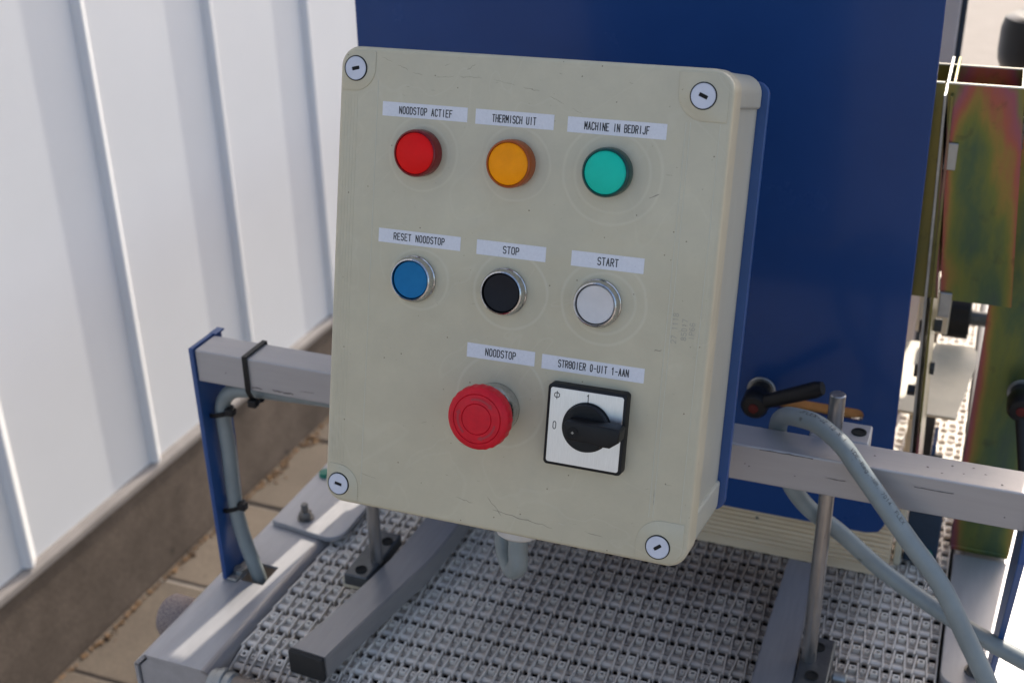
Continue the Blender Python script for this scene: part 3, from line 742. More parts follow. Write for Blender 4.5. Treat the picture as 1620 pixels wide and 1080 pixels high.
# ================================================================== CONTROL BOX
BO = Vector((-0.3845, 0.6836, 1.3956)); BX = Vector((1.0, 0.0068, 0.0068)); BD = Vector((0.0083, -0.2594, -0.9657)); BN = Vector((-0.0048, 0.9657, -0.2594))
BX.normalize(); BD = (BD - BX * BD.dot(BX)).normalized(); BN = BX.cross(BD)
UPB = -BD
BMX = Matrix(((BX.x, BN.x, UPB.x, BO.x), (BX.y, BN.y, UPB.y, BO.y), (BX.z, BN.z, UPB.z, BO.z), (0, 0, 0, 1)))
box = thing('control_box', 'beige plastic control box with lamps, push buttons and switch, tilted on the beam', 'control box', mtx=BMX)
def P(u, w_, d=0.0): return Vector((u / 1000, d / 1000, -w_ / 1000))
def rrect(u0, w0, u1, w1, r, n=7, d=0.0):
    if not isinstance(r, (list, tuple)): r = [r] * 4      # TL TR BR BL
    pts = []
    for (cu, cw, a0, rr) in ((u0 + r[0], w0 + r[0], 180, r[0]), (u1 - r[1], w0 + r[1], 270, r[1]), (u1 - r[2], w1 - r[2], 0, r[2]), (u0 + r[3], w1 - r[3], 90, r[3])):
        if rr < 0.01: pts.append(P(cu, cw, d)); continue
        for k in range(n + 1):
            a = rad(a0 + 90 * k / n); pts.append(P(cu + rr * math.cos(a), cw + rr * math.sin(a), d))
    return pts
def slab(bm, pts, depth, bevel=0.0, seg=3, cap='start'):
    add_prism(bm, pts, (0, depth / 1000, 0), bevel=bevel / 1000 if bevel else 0, seg=seg, cap_bevel=cap)
# base
bm = NB(); slab(bm, rrect(3, 3, 247, 297, 11, d=20), 80)
for (u0, w0, u1, w1) in ((1, 1, 24, 22), (226, 1, 249, 22), (1, 271, 24, 299), (226, 271, 249, 299)):
    rr = [2, 2, 2, 2]
    i = (0 if (u0 < 50 and w0 < 50) else 1 if w0 < 50 else 3 if u0 < 50 else 2); rr[i] = 12
    slab(bm, rrect(u0, w0, u1, w1, rr, d=20.2), 79.4, .6, 1, 'end')
obj('enclosure_base', bm, M['box_shaded'], box, smooth=30)
# lid
bm = NB(); slab(bm, rrect(0, 0, 250, 300, 13, n=10, d=0), 22.4, 3.2, 5)
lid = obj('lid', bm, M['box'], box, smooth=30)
bm = NB(); slab(bm, rrect(1.6, 1.6, 248.4, 298.4, 12, d=22.4), 1.2)
obj('lid_seam_shade', bm, M['dark'], lid, smooth=30)  # dark strip standing in for the shadow in the lid seam
for (u0, w0, u1, w1, rr) in ((2.4, 2.6, 25, 27.5, [11, 1, 15, 1]), (218.0, 2.6, 247.4, 30, [1, 11, 1, 16]), (2.6, 273.5, 25, 297.2, [1, 15, 1, 11]), (217.5, 271, 247.2, 297.2, [16, 1, 11, 1])):
    bm = NB(); slab(bm, rrect(u0, w0, u1, w1, rr, d=-.55), .9, .4, 2)
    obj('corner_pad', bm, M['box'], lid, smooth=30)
for (us, w0, w1) in (([4.5, 6.6, 8.7, 10.8, 13.0], 30, 271), ([27.0], 20, 285), ([224.0, 226.6], 31, 270), ([243.8], 31, 270)):
    for u in us:
        bm = NB(); add_cyl(bm, P(u, w0, .15), P(u, w1, .15), .00032, 8)
        obj('lid_ridge', bm, M['film'] if u > 14 else M['box'], lid, smooth=60)
# hairline cracks and scuffs (flat dirt marks)
def streak(pts, wd, m='crack', nm='scratch', parent=None, d=-.05):
    bm = NB(); V = []
    n = len(pts)
    for i, (u, w_) in enumerate(pts):
        a = pts[max(i - 1, 0)]; b = pts[min(i + 1, n - 1)]
        du, dw = b[0] - a[0], b[1] - a[1]; L = math.hypot(du, dw) or 1
        h = wd / 2 * (0.35 if i in (0, n - 1) else random.uniform(.6, 1.3))
        V.append((bm.verts.new(P(u - dw / L * h, w_ + du / L * h, d)), bm.verts.new(P(u + dw / L * h, w_ - du / L * h, d))))
    for A, B in zip(V, V[1:]): bm.faces.new((A[0], A[1], B[1], B[0]))
    return obj(nm, bm, M[m], parent or lid)
def wobble(a, b, n, amp):
    return [(a[0] + (b[0] - a[0]) * k / n + random.uniform(-amp, amp), a[1] + (b[1] - a[1]) * k / n + random.uniform(-amp, amp)) for k in range(n + 1)]
for (p, q, wd) in (((29, 5.5), (36, 8.5), .22), ((40, 10), (47, 12.6), .30), ((50, 14), (57, 15), .20), ((66, 15.6), (78, 14.6), .22), ((82, 14.4), (96, 14.2), .28), ((104, 15), (118, 17), .18), ((123, 18), (134, 19.6), .28), ((140, 22), (150, 26), .20), ((155, 28), (162, 31), .16)):
    streak(wobble(p, q, 6, .35), wd)
streak(wobble((206, 76.5), (212, 73.5), 5, .3), .6)
streak(wobble((118, 277), (128, 288), 6, .6), .4)
streak(wobble((122, 285), (163, 289), 12, .7), .5)
streak(wobble((186, 288), (196, 288.5), 5, .2), .35)
streak(wobble((226, 252), (226.5, 262), 5, .2), .35)
streak(wobble((218, 166), (222.5, 165.5), 4, .4), .8)
streak(wobble((96, 281), (108, 283), 6, .5), .35)
streak(wobble((27, 277), (38, 279), 6, .2), .3)
streak(wobble((86, 10), (92, 7), 5, .7), .3)
for k in range(46):
    u0, w0 = random.choice([(random.uniform(8, 240), random.uniform(262, 296)), (random.uniform(8, 240), random.uniform(4, 28)), (random.uniform(214, 246), random.uniform(40, 270)), (random.uniform(20, 240), random.uniform(20, 280))])
    a = random.uniform(-.5, .5); L_ = random.uniform(.8, 4.5)
    u1, w1 = min(u0 + L_ * math.cos(a), 247), min(max(w0 + L_ * math.sin(a), 3), 297)
    streak(wobble((u0, w0), (u1, w1), 3, .15), random.uniform(.10, .26), m='crack' if k % 3 else 'film')

# countersunk cover screws, each with its slot turned its own way
def screw(u, w_, ang, name='cover_screw'):
    bm = NB(); r = 7.3; a = rad(ang); n = 32
    hl, hw = 2.7, 1.15
    outer = []; inner = []
    for k in range(n):
        t = 2 * PI * k / n
        outer.append((r * math.cos(t), r * math.sin(t)))
        # point on the slot rectangle in the same direction
        c, s = math.cos(t - a), math.sin(t - a)
        q = min(hl / abs(c) if abs(c) > 1e-6 else 1e9, hw / abs(s) if abs(s) > 1e-6 else 1e9)
        inner.append((q * math.cos(t), q * math.sin(t)))
    def ring(pts, f, d): return [bm.verts.new(P(u + x * f, w_ + y * f, d)) for x, y in pts]
    R1 = ring(outer, 1, .2); R2 = ring(outer, 1, -1.05); R3 = ring(outer, .95, -1.3); I1 = ring(inner, 1, -1.3); I2 = ring(inner, .96, 1.4)
    for A, B in ((R1, R2), (R2, R3), (R3, I1), (I1, I2)):
        for k in range(n): bm.faces.new((A[k], A[(k + 1) % n], B[(k + 1) % n], B[k]))
    bm.faces.new(I2)
    bmesh.ops.recalc_face_normals(bm, faces=bm.faces[:])
    o = obj(name, bm, M['screw'], box, smooth=25)
    bm = NB()
    add_lathe(bm, [(.0073, -.0012), (.0078, -.0009), (.0080, .0004), (.0073, .0004)], P(u, w_, -.2), (0, 1, 0), 32, cap=False)
    obj('screw_recess', bm, M['dark'], o)
    bm = NB(); c, s = math.cos(a), math.sin(a)
    add_prism(bm, [P(u + x * c - y * s, w_ + x * s + y * c, -.62) for x, y in ((-2.6, -1.05), (2.6, -1.05), (2.6, 1.05), (-2.6, 1.05))], (0, -.0002, 0))
    obj('screw_slot', bm, M['dark'], o)
    return o
screw(11.4, 13.6, -14); screw(232.6, 15.6, 22); screw(10.6, 287.2, 10); screw(231.6, 288.0, -38)

# stroke lettering -------------------------------------------------
G = {
 'N': [[(0, 0), (0, 1), (1, 0), (1, 1)]], 'O': [[(.25, 0), (0, .18), (0, .82), (.25, 1), (.75, 1), (1, .82), (1, .18), (.75, 0), (.25, 0)]],
 'D': [[(0, 0), (0, 1), (.6, 1), (1, .78), (1, .22), (.6, 0), (0, 0)]], 'S': [[(0, .14), (.28, 0), (.72, 0), (1, .16), (1, .36), (.75, .5), (.25, .52), (0, .66), (0, .86), (.28, 1), (.72, 1), (1, .86)]],
 'T': [[(0, 1), (1, 1)], [(.5, 1), (.5, 0)]], 'P': [[(0, 0), (0, 1), (.7, 1), (1, .87), (1, .6), (.7, .47), (0, .47)]],
 'A': [[(0, 0), (.5, 1), (1, 0)], [(.18, .34), (.82, .34)]], 'C': [[(1, .18), (.75, 0), (.25, 0), (0, .18), (0, .82), (.25, 1), (.75, 1), (1, .82)]],
 'I': [[(.5, 0), (.5, 1)]], 'E': [[(1, 0), (0, 0), (0, 1), (1, 1)], [(0, .52), (.75, .52)]], 'F': [[(0, 0), (0, 1), (1, 1)], [(0, .52), (.75, .52)]],
 'H': [[(0, 0), (0, 1)], [(1, 0), (1, 1)], [(0, .52), (1, .52)]], 'R': [[(0, 0), (0, 1), (.7, 1), (1, .87), (1, .62), (.7, .5), (0, .5)], [(.5, .5), (1, 0)]],
 'M': [[(0, 0), (0, 1), (.5, .38), (1, 1), (1, 0)]], 'U': [[(0, 1), (0, .18), (.25, 0), (.75, 0), (1, .18), (1, 1)]], 'B': [[(0, 0), (0, 1), (.7, 1), (1, .88), (1, .64), (.7, .52), (0, .52)], [(.7, .52), (1, .38), (1, .14), (.7, 0), (0, 0)]],
 'J': [[(0, .18), (.25, 0), (.7, 0), (.95, .18), (.95, 1)]], '0': [[(.3, 0), (.08, .2), (.08, .8), (.3, 1), (.7, 1), (.92, .8), (.92, .2), (.7, 0), (.3, 0)]],
 '1': [[(.2, .78), (.55, 1), (.55, 0)]], '-': [[(.1, .48), (.9, .48)]], 'Q': [[(.25, 0), (0, .18), (0, .82), (.25, 1), (.75, 1), (1, .82), (1, .18), (.75, 0), (.25, 0)], [(0, .5), (1, .5)]],
 '2': [[(0, .8), (.25, 1), (.75, 1), (1, .8), (1, .6), (0, 0), (1, 0)]], '7': [[(0, 1), (1, 1), (.35, 0)]], '5': [[(1, 1), (.1, 1), (.05, .56), (.7, .6), (1, .42), (1, .18), (.7, 0), (.25, 0), (0, .15)]],
 '8': [[(.3, .52), (.05, .72), (.1, .92), (.35, 1), (.65, 1), (.9, .92), (.95, .72), (.7, .52), (.3, .52), (0, .3), (0, .12), (.28, 0), (.72, 0), (1, .12), (1, .3), (.7, .52)]],
 '6': [[(.9, .88), (.65, 1), (.3, 1), (.02, .75), (0, .2), (.28, 0), (.72, 0), (1, .18), (1, .4), (.72, .56), (.28, .56), (.02, .4)]],
 '4': [[(.75, 0), (.75, 1), (0, .3), (1, .3)]], 'X': [[(0, 0), (1, 1)], [(0, 1), (1, 0)]], 'V': [[(0, 1), (.5, 0), (1, 1)]], 'L': [[(0, 1), (0, 0), (1, 0)]], 'Z': [[(0, 1), (1, 1), (0, 0), (1, 0)]],
 'e': [[(0, .33), (1, .33), (1, .5), (.7, .66), (.3, .66), (0, .5), (0, .15), (.3, 0), (.9, 0)]], 'g': [[(1, .55), (.7, .66), (.3, .66), (0, .5), (0, .15), (.3, 0), (1, .05)], [(1, .66), (1, -.2), (.7, -.32), (.2, -.3)]],
 'r': [[(.1, 0), (.1, .66)], [(.1, .45), (.45, .66), (.9, .62)]], '.': [[(.4, 0), (.6, .05)]], '@': [[(.5, 0), (.5, 1)], [(.28, .2), (.06, .36), (.06, .64), (.28, .8), (.72, .8), (.94, .64), (.94, .36), (.72, .2), (.28, .2)]],
 ' ': []}
def strokes(bm, text, place, adv, gw, gh, sw):
    """place(x, y) maps text-plane millimetres to a 3-D point"""
    x = 0.0
    for ch in text:
        for line in G[ch]:
            pts = [(x + a * gw, b * gh) for a, b in line]
            for (x0, y0), (x1, y1) in zip(pts, pts[1:]):
                dx, dy = x1 - x0, y1 - y0; L = math.hypot(dx, dy) or 1e-6
                ex, ey = dx / L * sw * .38, dy / L * sw * .38; nx, ny = -dy / L * sw / 2, dx / L * sw / 2
                q = [(x0 - ex + nx, y0 - ey + ny), (x0 - ex - nx, y0 - ey - ny), (x1 + ex - nx, y1 + ey - ny), (x1 + ex + nx, y1 + ey + ny)]
                bm.faces.new([bm.verts.new(place(a, b)) for a, b in q])
        x += adv
def label_strip(u0, w0, u1, w1, text, tu, tw, adv, gw, h, tilt=0.0):
    cu, cw = (u0 + u1) / 2, (w0 + w1) / 2; c, s = math.cos(rad(tilt)), math.sin(rad(tilt))
    def T(u, w_, d):
        a, b = u - cu, w_ - cw
        return P(cu + a * c - b * s, cw + a * s + b * c, d)
    bm = NB()
    add_prism(bm, [T(u0, w0, -.16), T(u1, w0, -.16), T(u1, w1, -.16), T(u0, w1, -.16)], (0, .00014, 0))
    o = obj('label_strip', bm, M['label'], box)
    o['label'] = 'white label strip reading ' + text.replace('Q', 'O')
    bm = NB()
    strokes(bm, text, lambda x, y: T(tu + x, tw + h - y, -.19), adv, gw - .22, h, .64)
    obj('lettering', bm, M['ink'], o)
label_strip(30.9, 32.6, 88.4, 41.4, 'NOODSTOP ACTIEF', 42.6, 35.1, 2.43, 1.72, 4.2)
label_strip(93.8, 32.7, 144.3, 41.8, 'THERMISCH UIT', 105.0, 35.4, 2.20, 1.62, 4.2)
label_strip(152.9, 32.9, 213.2, 42.0, 'MACHINE IN BEDRIJF', 163.6, 35.3, 2.22, 1.62, 4.3)
label_strip(32.1, 111.9, 88.8, 120.7, 'RESET NOODSTOP', 42.9, 114.1, 2.56, 1.78, 4.1)
label_strip(99.8, 112.0, 145.3, 121.2, 'STOP', 117.6, 114.5, 2.78, 2.0, 4.2)
label_strip(161.7, 111.9, 207.0, 121.2, 'START', 178.5, 114.4, 2.70, 1.95, 4.4)
label_strip(97.6, 177.7, 143.1, 186.9, 'NOODSTOP', 110.3, 180.0, 2.62, 1.86, 4.4)
label_strip(147.8, 178.1, 213.2, 187.2, 'STRQOIER 0-UIT 1-AAN', 158.8, 180.3, 2.27, 1.66, 4.3)
bm = NB()
for (k, txt) in enumerate(('27 1118', '85017', 'IP66')):
    uu = (230.4, 236.2, 240.8)[k]; ww = (160, 157.5, 156.5)[k]
    strokes(bm, txt, lambda x, y, uu=uu, ww=ww: P(uu - y, ww - x, -.04), 2.7, 1.7, 3.0, .34)
o = obj('moulded_marking', bm, M['ink_grey'], lid)
o['label'] = 'faint grey rotated print near the right edge of the lid'

# indicator lamps
AX = (0, -1, 0)
def lamp(u, w_, m, mr, lab):
    bm = NB(); add_lathe(bm, [(.0139, 0), (.0146, .0006), (.0146, .0082), (.0140, .0096), (.0131, .0100), (.0127, .0092), (.0127, .0084)], P(u, w_, 0), AX, 56, cap=False)
    o = obj('indicator_lamp', bm, M[mr], box, smooth=35, label=lab)
    bm = NB(); add_lathe(bm, [(.01275, .0082), (.0126, .0093), (.0108, .0100), (.0065, .01055), (0, .0108)], P(u, w_, 0), AX, 56, cap=False)
    obj('lens', bm, M[m], o, smooth=35)
lamp(58.6, 62.4, 'red', 'red_rim', 'round red indicator lamp')
lamp(120.3, 63.5, 'amber', 'amber_rim', 'round amber indicator lamp')
lamp(181.0, 63.2, 'green', 'green_rim', 'round green indicator lamp')
def button(u, w_, m, lab):
    bm = NB(); add_lathe(bm, [(.0146, 0), (.0149, .0008), (.0149, .0020), (.0144, .0026), (.0142, .0050), (.0134, .0073), (.0126, .0078), (.0123, .0072), (.0123, .0042)], P(u, w_, 0), AX, 64, cap=False)
    o = obj('push_button', bm, M['chrome'], box, smooth=35, label=lab)
    bm = NB(); add_lathe(bm, [(.0118, .003), (.0118, .0060), (.0114, .0066), (.0070, .0063), (.0064, .0062), (0, .0060)], P(u, w_, 0), AX, 56, cap=False)
    obj('button_cap', bm, M[m], o, smooth=35)
    bm = NB(); add_lathe(bm, [(.0118, .0042), (.0124, .0042)], P(u, w_, 0), AX, 48, cap=False)
    obj('button_gap', bm, M['dark'], o)
button(58.8, 141.7, 'cap_blue', 'chrome push button with a blue cap')
button(120.4, 142.4, 'cap_black', 'chrome push button with a black cap')
button(180.8, 142.0, 'cap_white', 'chrome push button with a white cap')
# emergency stop
bm = NB(); add_lathe(bm, [(.0158, 0), (.0162, .001), (.0162, .0095), (.0150, .0118), (.0128, .0125), (.0105, .014), (.0105, .022)], P(119.7, 216.8, 0), AX, 64, cap=False)
es = obj('emergency_stop', bm, M['chrome'], box, smooth=35, label='red mushroom emergency stop button on a metal collar')
bm = NB(); add_lathe(bm, [(.0100, .0210), (.0180, .0212), (.0194, .0222), (.0200, .0240), (.0200, .0292), (.0195, .0312), (.0180, .0324), (.0158, .03275), (.0154, .0322), (.0150, .0328), (.0100, .0334), (.0096, .0328), (.0092, .0334), (.0045, .0337), (0, .0337)], P(119.7, 216.8, 0), AX, 96, cap=False, scallop=(.0200, .00022, .0003))
obj('mushroom_head', bm, M['estop'], es, smooth=35)
bm = NB()
for a0 in (10, 130, 250):
    pts = []
    def pt(a, r): return P(119.7 + r * math.cos(rad(a)), 216.8 + r * math.sin(rad(a)), -33.35)
    for k in range(10):
        a = a0 + 60 * k / 9; a2 = a0 + 60 * (k + 1) / 9
        if k < 9: bm.faces.new([bm.verts.new(p) for p in (pt(a, 11.7), pt(a2, 11.7), pt(a2, 13.0), pt(a, 13.0))])
    bm.faces.new([bm.verts.new(p) for p in (pt(a0 + 60, 10.7), pt(a0 + 74, 12.3), pt(a0 + 60, 14.0))])
obj('arrow_marks', bm, mat('worn_dark_red', (0.40, 0.016, 0.026), 0.5), es)
# rotary switch
bm = NB(); slab(bm, rrect(155.9, 193.6, 206.3, 245.0, 2.6, d=-8.4), 8.4, .8, 2)
rs = obj('rotary_switch', bm, M['black'], box, smooth=30, label='square rotary switch with a black knob turned to the right')
bm = NB(); slab(bm, rrect(157.9, 195.6, 204.3, 243.0, 1.6, d=-8.75), .5, .1, 1)
obj('dial_plate', bm, M['alu_plate'], rs)
bm = NB()
strokes(bm, '1', lambda x, y: P(181.0 + x, 201.9 - y, -8.80), 2.4, 1.9, 4.7, .52)
strokes(bm, '0', lambda x, y: P(160.8 + x, 221.7 - y, -8.80), 2.4, 2.1, 4.6, .52)
strokes(bm, '@', lambda x, y: P(160.3 + x, 202.6 - y, -8.80), 2.4, 3.6, 4.7, .50)
obj('lettering', bm, M['ink'], rs)
bm = NB(); add_lathe(bm, [(.0156, .0086), (.0156, .0093), (.0149, .0094), (.0147, .0128), (.0139, .0138), (0, .0138)], P(182.6, 217.6, 0), AX, 56, cap=False)
# bar handle turned to the right
pts = [P(172.6, 213.2, -13), P(174.0, 211.2, -13), P(196, 210.8, -13), P(206.8, 211.4, -13), P(207.8, 212.8, -13), P(207.2, 219.6, -13), P(202.0, 223.6, -13), P(196, 223.6, -13), P(190, 222.6, -13), P(175.5, 222.4, -13), P(173.2, 220.6, -13)]
add_prism(bm, pts, (0, -.0125, 0), bevel=.0011, seg=3, cap_bevel='end')
obj('knob', bm, M['black'], rs, smooth=35)
bm = NB(); add_lathe(bm, [(.0012, .0259), (.0024, .0257), (.0030, .0256), (.0030, .0260), (.0034, .0260), (.0034, .0254)], P(178.8, 217.4, 0), AX, 20, cap=False)
add_lathe(bm, [(0, .02570), (.0028, .02570)], P(178.8, 217.4, 0), AX, 20, cap=False)
obj('knob_screw', bm, M['dark'], rs)
bm = NB(); add_box(bm, P(178.0, 217.7, -26.0), P(179.6, 217.1, -25.7)); add_box(bm, P(178.5, 218.2, -26.0), P(179.1, 216.6, -25.7))
obj('screw_cross', bm, M['steel'], rs)
# blue back plate and its fixing to the beam
bm = NB(); slab(bm, rrect(4, 4.6, 253.6, 293, 9, d=100.4), 4.6, .5, 1, 'start')
obj('back_plate', bm, M['blue_edge'], box, smooth=30)
for u in (60, 190):
    bm = NB(); add_box(bm, P(u - 15, 292, 105.1), P(u + 15, 268, 152), bevel=.001, seg=1)
    obj('mounting_bracket', bm, M['dark_steel'], box)
# gland
bm = NB(); add_lathe(bm, [(.0125, -.002), (.0152, 0), (.0158, .003), (.0158, .0105), (.0148, .0145), (.0118, .0165), (.0085, .0168), (0, .0168)], P(124.5, 302, 48), P(0, 1, 0).normalized(), 40, scallop=(.0158, .00028, .0004))
obj('cable_gland', bm, M['gland'], box, smooth=35)

# ================================================================== CABLES
def cable(name, pts, r, label, sub=12):
    bm = NB(); pth = catmull(pts, sub); add_tube(bm, pth, r, 20)
    o = obj(name, bm, M['cable'], smooth=60); tag(o, label, 'cable'); return o, pth
def W(u, w_, d): return BO + BX * (u / 1000) + BD * (w_ / 1000) + BN * (d / 1000)
cable('gland_cable', [W(124.5, 315, 48), W(124.8, 328, 48), W(125, 340, 50), W(119, 347, 57), W(110, 340, 66), W(106, 325, 72), W(108, 305, 84), W(112, 290, 118)], .0068, 'short grey cable looping back under the control box from its white gland')
cl, pl = cable('grey_cable', [(-.30, .800, 1.066), (-.40, .797, 1.0655), (-.483, .793, 1.0655), (-.530, .789, 1.0655), (-.560, .787, 1.0645), (-.578, .786, 1.0600), (-.5885, .786, 1.0470), (-.5905, .786, 1.0270), (-.5890, .785, .9980), (-.5900, .785, .9600), (-.5890, .785, .9250), (-.5835, .785, .8950), (-.5770, .786, .868), (-.574, .788, .84), (-.574, .79, .80)], .0068,
               'thick grey cable tied to the left blue bracket and dropping into the rail')
cr_, pr = cable('grey_cable', [(.17, .78, .925), (.0839, .80, .9443), (.0517, .812, .9493), (.0178, .828, .9545), (-.0234, .838, .9713), (-.0594, .832, 1.0038), (-.085, .822, 1.028), (-.1005, .815, 1.053), (-.110, .812, 1.08), (-.1115, .808, 1.104), (-.1060, .799, 1.1175), (-.0950, .790, 1.1235), (-.0800, .781, 1.1255), (-.0620, .769, 1.1200), (-.0490, .760, 1.110), (-.0330, .754, 1.0935), (-.0087, .747, 1.0670), (.0168, .741, 1.0390), (.0384, .735, 1.0045), (.0568, .730, .9736), (.085, .72, .92)], .0068,
                 'thick grey cable looped over the right end of the beam with printed text')
# printed text along the loop
bm = NB()
txt = 'JFLEX-JZ 12 X 1  VDE-Reg.-NR. 7014  FLEX'
cam_p = Vector((0, 0, 1.57)); s0 = 0.0
lens = [0.0]
for a, b in zip(pr, pr[1:]): lens.append(lens[-1] + (b - a).length)
def at_len(s):
    for i in range(len(lens) - 1):
        if lens[i + 1] >= s:
            f = (s - lens[i]) / (lens[i + 1] - lens[i]); return pr[i].lerp(pr[i + 1], f), (pr[i + 1] - pr[i]).normalized()
    return pr[-1], (pr[-1] - pr[-2]).normalized()
# start of the writing: just past the top of the loop
best = min(range(len(pr)), key=lambda i: (pr[i] - Vector((-.092, .788, 1.124))).length)
s = lens[best]
for ch in txt:
    def pl_(x, y):
        p, d = at_len(s + x / 1000)
        out = Vector((.30, -.35, .72)); out = (out - d * out.dot(d)).normalized(); side = out.cross(d)
        ang = (y - 1.6) / 6.95
        return p + (out * math.cos(ang) + side * math.sin(ang)) * .00695
    if ch in G: strokes(bm, ch, pl_, 0, 1.7, 2.7, .34)
    s += .0026
o = obj('cable_print', bm, M['ink'], cr_)

# cable ties
def tie_loop(name, pts, wd, knob, label, axis):
    t = thing(name, label, 'cable tie', pts[0], group=None)
    bm = NB(); P_ = [Vector(p) for p in pts]; A = Vector(axis) * wd / 2
    n = len(P_); c = sum(P_, Vector()) / n
    V = []
    for p in P_:
        o_ = (p - c); o_ -= A.normalized() * o_.dot(A.normalized()); o_ = o_.normalized() * .0011
        V.append([bm.verts.new(p - A), bm.verts.new(p - A + o_), bm.verts.new(p + A + o_), bm.verts.new(p + A)])
    for i in range(n):
        B = V[(i + 1) % n]; a = V[i]
        for k in range(4): bm.faces.new((a[k], a[(k + 1) % 4], B[(k + 1) % 4], B[k]))
    bmesh.ops.recalc_face_normals(bm, faces=bm.faces[:])
    wobj('strap', bm, M['black'], t, smooth=40)
    bm = NB(); k = Vector(knob); add_box(bm, k - Vector((.0042, .0035, .0035)), k + Vector((.0042, .0035, .0035)), bevel=.0012, seg=2)
    wobj('tie_head', bm, M['black'], t)
    return t
def hoop(cx, cy, cz, rx, ry, n=20, tilt=0.0):
    return [(cx + rx * math.cos(2 * PI * k / n), cy + ry * math.sin(2 * PI * k / n), cz + tilt * math.cos(2 * PI * k / n)) for k in range(n)]
xt = -.5485
tie_loop('cable_tie', [(xt, .7690, 1.1062), (xt, .7690, 1.090), (xt, .7690, 1.074), (xt, .7760, 1.0600), (xt, .7850, 1.0570), (xt, .7950, 1.0600), (xt, .8012, 1.074), (xt, .8012, 1.1062)], .0046, (xt + .002, .771, 1.0625), 'black cable tie strapped round the beam and the cable beneath it', (1, 0, 0))
tie_loop('cable_tie', hoop(-.592, .786, 1.038, .0118, .0085, tilt=.003), .0040, (-.5785, .781, 1.0425), 'black cable tie high on the left blue bracket, just below the beam', (0, 0, 1))
tie_loop('cable_tie', hoop(-.594, .786, .938, .0122, .0085, tilt=.004), .0040, (-.5795, .781, .9440), 'black cable tie low on the left blue bracket, halfway down the cable', (0, 0, 1))

# ================================================================== RIGHT SIDE MACHINERY
gb = thing('chromated_bracket', 'tall iridescent yellow chromated steel bracket on the right conveyor rail', 'bracket', (.06, 1.04, ZR))
# open channel, leaning slightly
bm = NB(); T = .0022
def chan(z0, z1):
    dx = lambda z: -.0315 + (1.319 - z) * .095
    secs = [((0, 1.000), (.0555, 1.000 + T)), ((.0555 - T, 1.000 + T), (.0555, 1.0600)), ((-.050, 1.060), (.0555, 1.060 + T)), ((-.050, 1.000), (-.0022, 1.000 + T))]
    for (a, b) in secs:
        q = [(a[0], a[1]), (b[0], a[1]), (b[0], b[1]), (a[0], b[1])]
        A = [bm.verts.new((x + dx(z0), y, z0)) for x, y in q]; B = [bm.verts.new((x + dx(z1), y, z1)) for x, y in q]
        bm.faces.new(A); bm.faces.new(B)
        for k in range(4): bm.faces.new((A[k], A[(k + 1) % 4], B[(k + 1) % 4], B[k]))
    bmesh.ops.recalc_face_normals(bm, faces=bm.faces[:])
chan(1.139, 1.319)
wobj('channel', bm, M['gold'], gb)
bm = NB()
for (a, b) in (((-.0317, .9996), (.0240, 1.0024)), ((.0216, 1.0024), (.0240, 1.0600)), ((-.0815, 1.0600), (.0240, 1.0624)), ((-.0815, .9996), (-.0340, 1.0024))):
    add_box(bm, (a[0], a[1], 1.3190), (b[0], b[1], 1.3200))
wobj('sunlit_cut_edge', bm, M['cut'], gb)  # bare cut edges, their sunlit glint put into the pale colour
bm = NB()
add_prism(bm, [(.0250, 1.036, .874), (.0775, 1.036, .874), (.090, 1.036, 1.36), (.0300, 1.036, 1.36), (.0290, 1.036, 1.30), (.0245, 1.036, 1.13)], (0, .004, 0), bevel=.0005, seg=1)
wobj('upright_plate', bm, M['gold2'], gb)
bm = NB(); add_box(bm, (.0275, 1.0395, .8712), (.0765, 1.085, .8755), bevel=.0005, seg=1)
add_box(bm, (.0265, 1.0352, .8712), (.0770, 1.0398, .8760), bevel=.0005, seg=1)
wobj('foot_flange', bm, M['gold2'], gb)
for z_ in (1.262, 1.135):
    bm = NB(); x_ = -.0315 + (1.319 - z_) * .095
    add_box(bm, (x_ - .001, .9965, z_ - .011), (x_ + .0085, .9999, z_ + .011), bevel=.0006, seg=1)
    wobj('fixing_clip', bm, M['zinc'], gb)
for zz in (1.16, 1.20, 1.235, 1.275):
    bm = NB()
    for k in range(16):
        t = bmesh.new(); bmesh.ops.create_icosphere(t, subdivisions=1, radius=random.uniform(.0012, .0021))
        merge(bm, t, Matrix.Translation((.0275 + (1.319 - zz) * .02 + random.uniform(-.001, .001), 1.034, zz - .012 + k * .0016)))
    wobj('weld_bead', bm, M['roller'], gb, smooth=60)
tl = lever('clamp_lever', (.0630, 1.036, 1.0460), (.076, .985, .990), 'black clamp lever on the iridescent upright plate at the right edge', None, 1.036)
tg = thing('guard_sheet', 'left of two thin upright steel guard sheets beside the blue hopper', 'sheet', (-.028, 1.0, .95), group='guard sheets beside the hopper')
def sheet(t, x1, x0, y0, y1, m):
    bm = NB()
    add_prism(bm, [(x1, y0, 1.311), (x1, y1, 1.323), (x0 + .001, y1, .935), (x0, y0, .935)], (.0022, 0, 0), bevel=.0003, seg=1)
    wobj('sheet', bm, m, t)
sheet(tg, -.0335, -.0190, .994, 1.075, M['zinc'])
bm = NB(); add_cyl(bm, (-.031, 1.02, 1.04), (-.0245, 1.02, 1.04), .005, 6); wobj('bolt', bm, M['dark_steel'], tg)
tg = thing('guard_sheet', 'right of two thin upright steel guard sheets, against the chromated channel', 'sheet', (-.02, 1.0, .95), group='guard sheets beside the hopper')
sheet(tg, -.0285, -.0135, .994, 1.075, M['gold'])
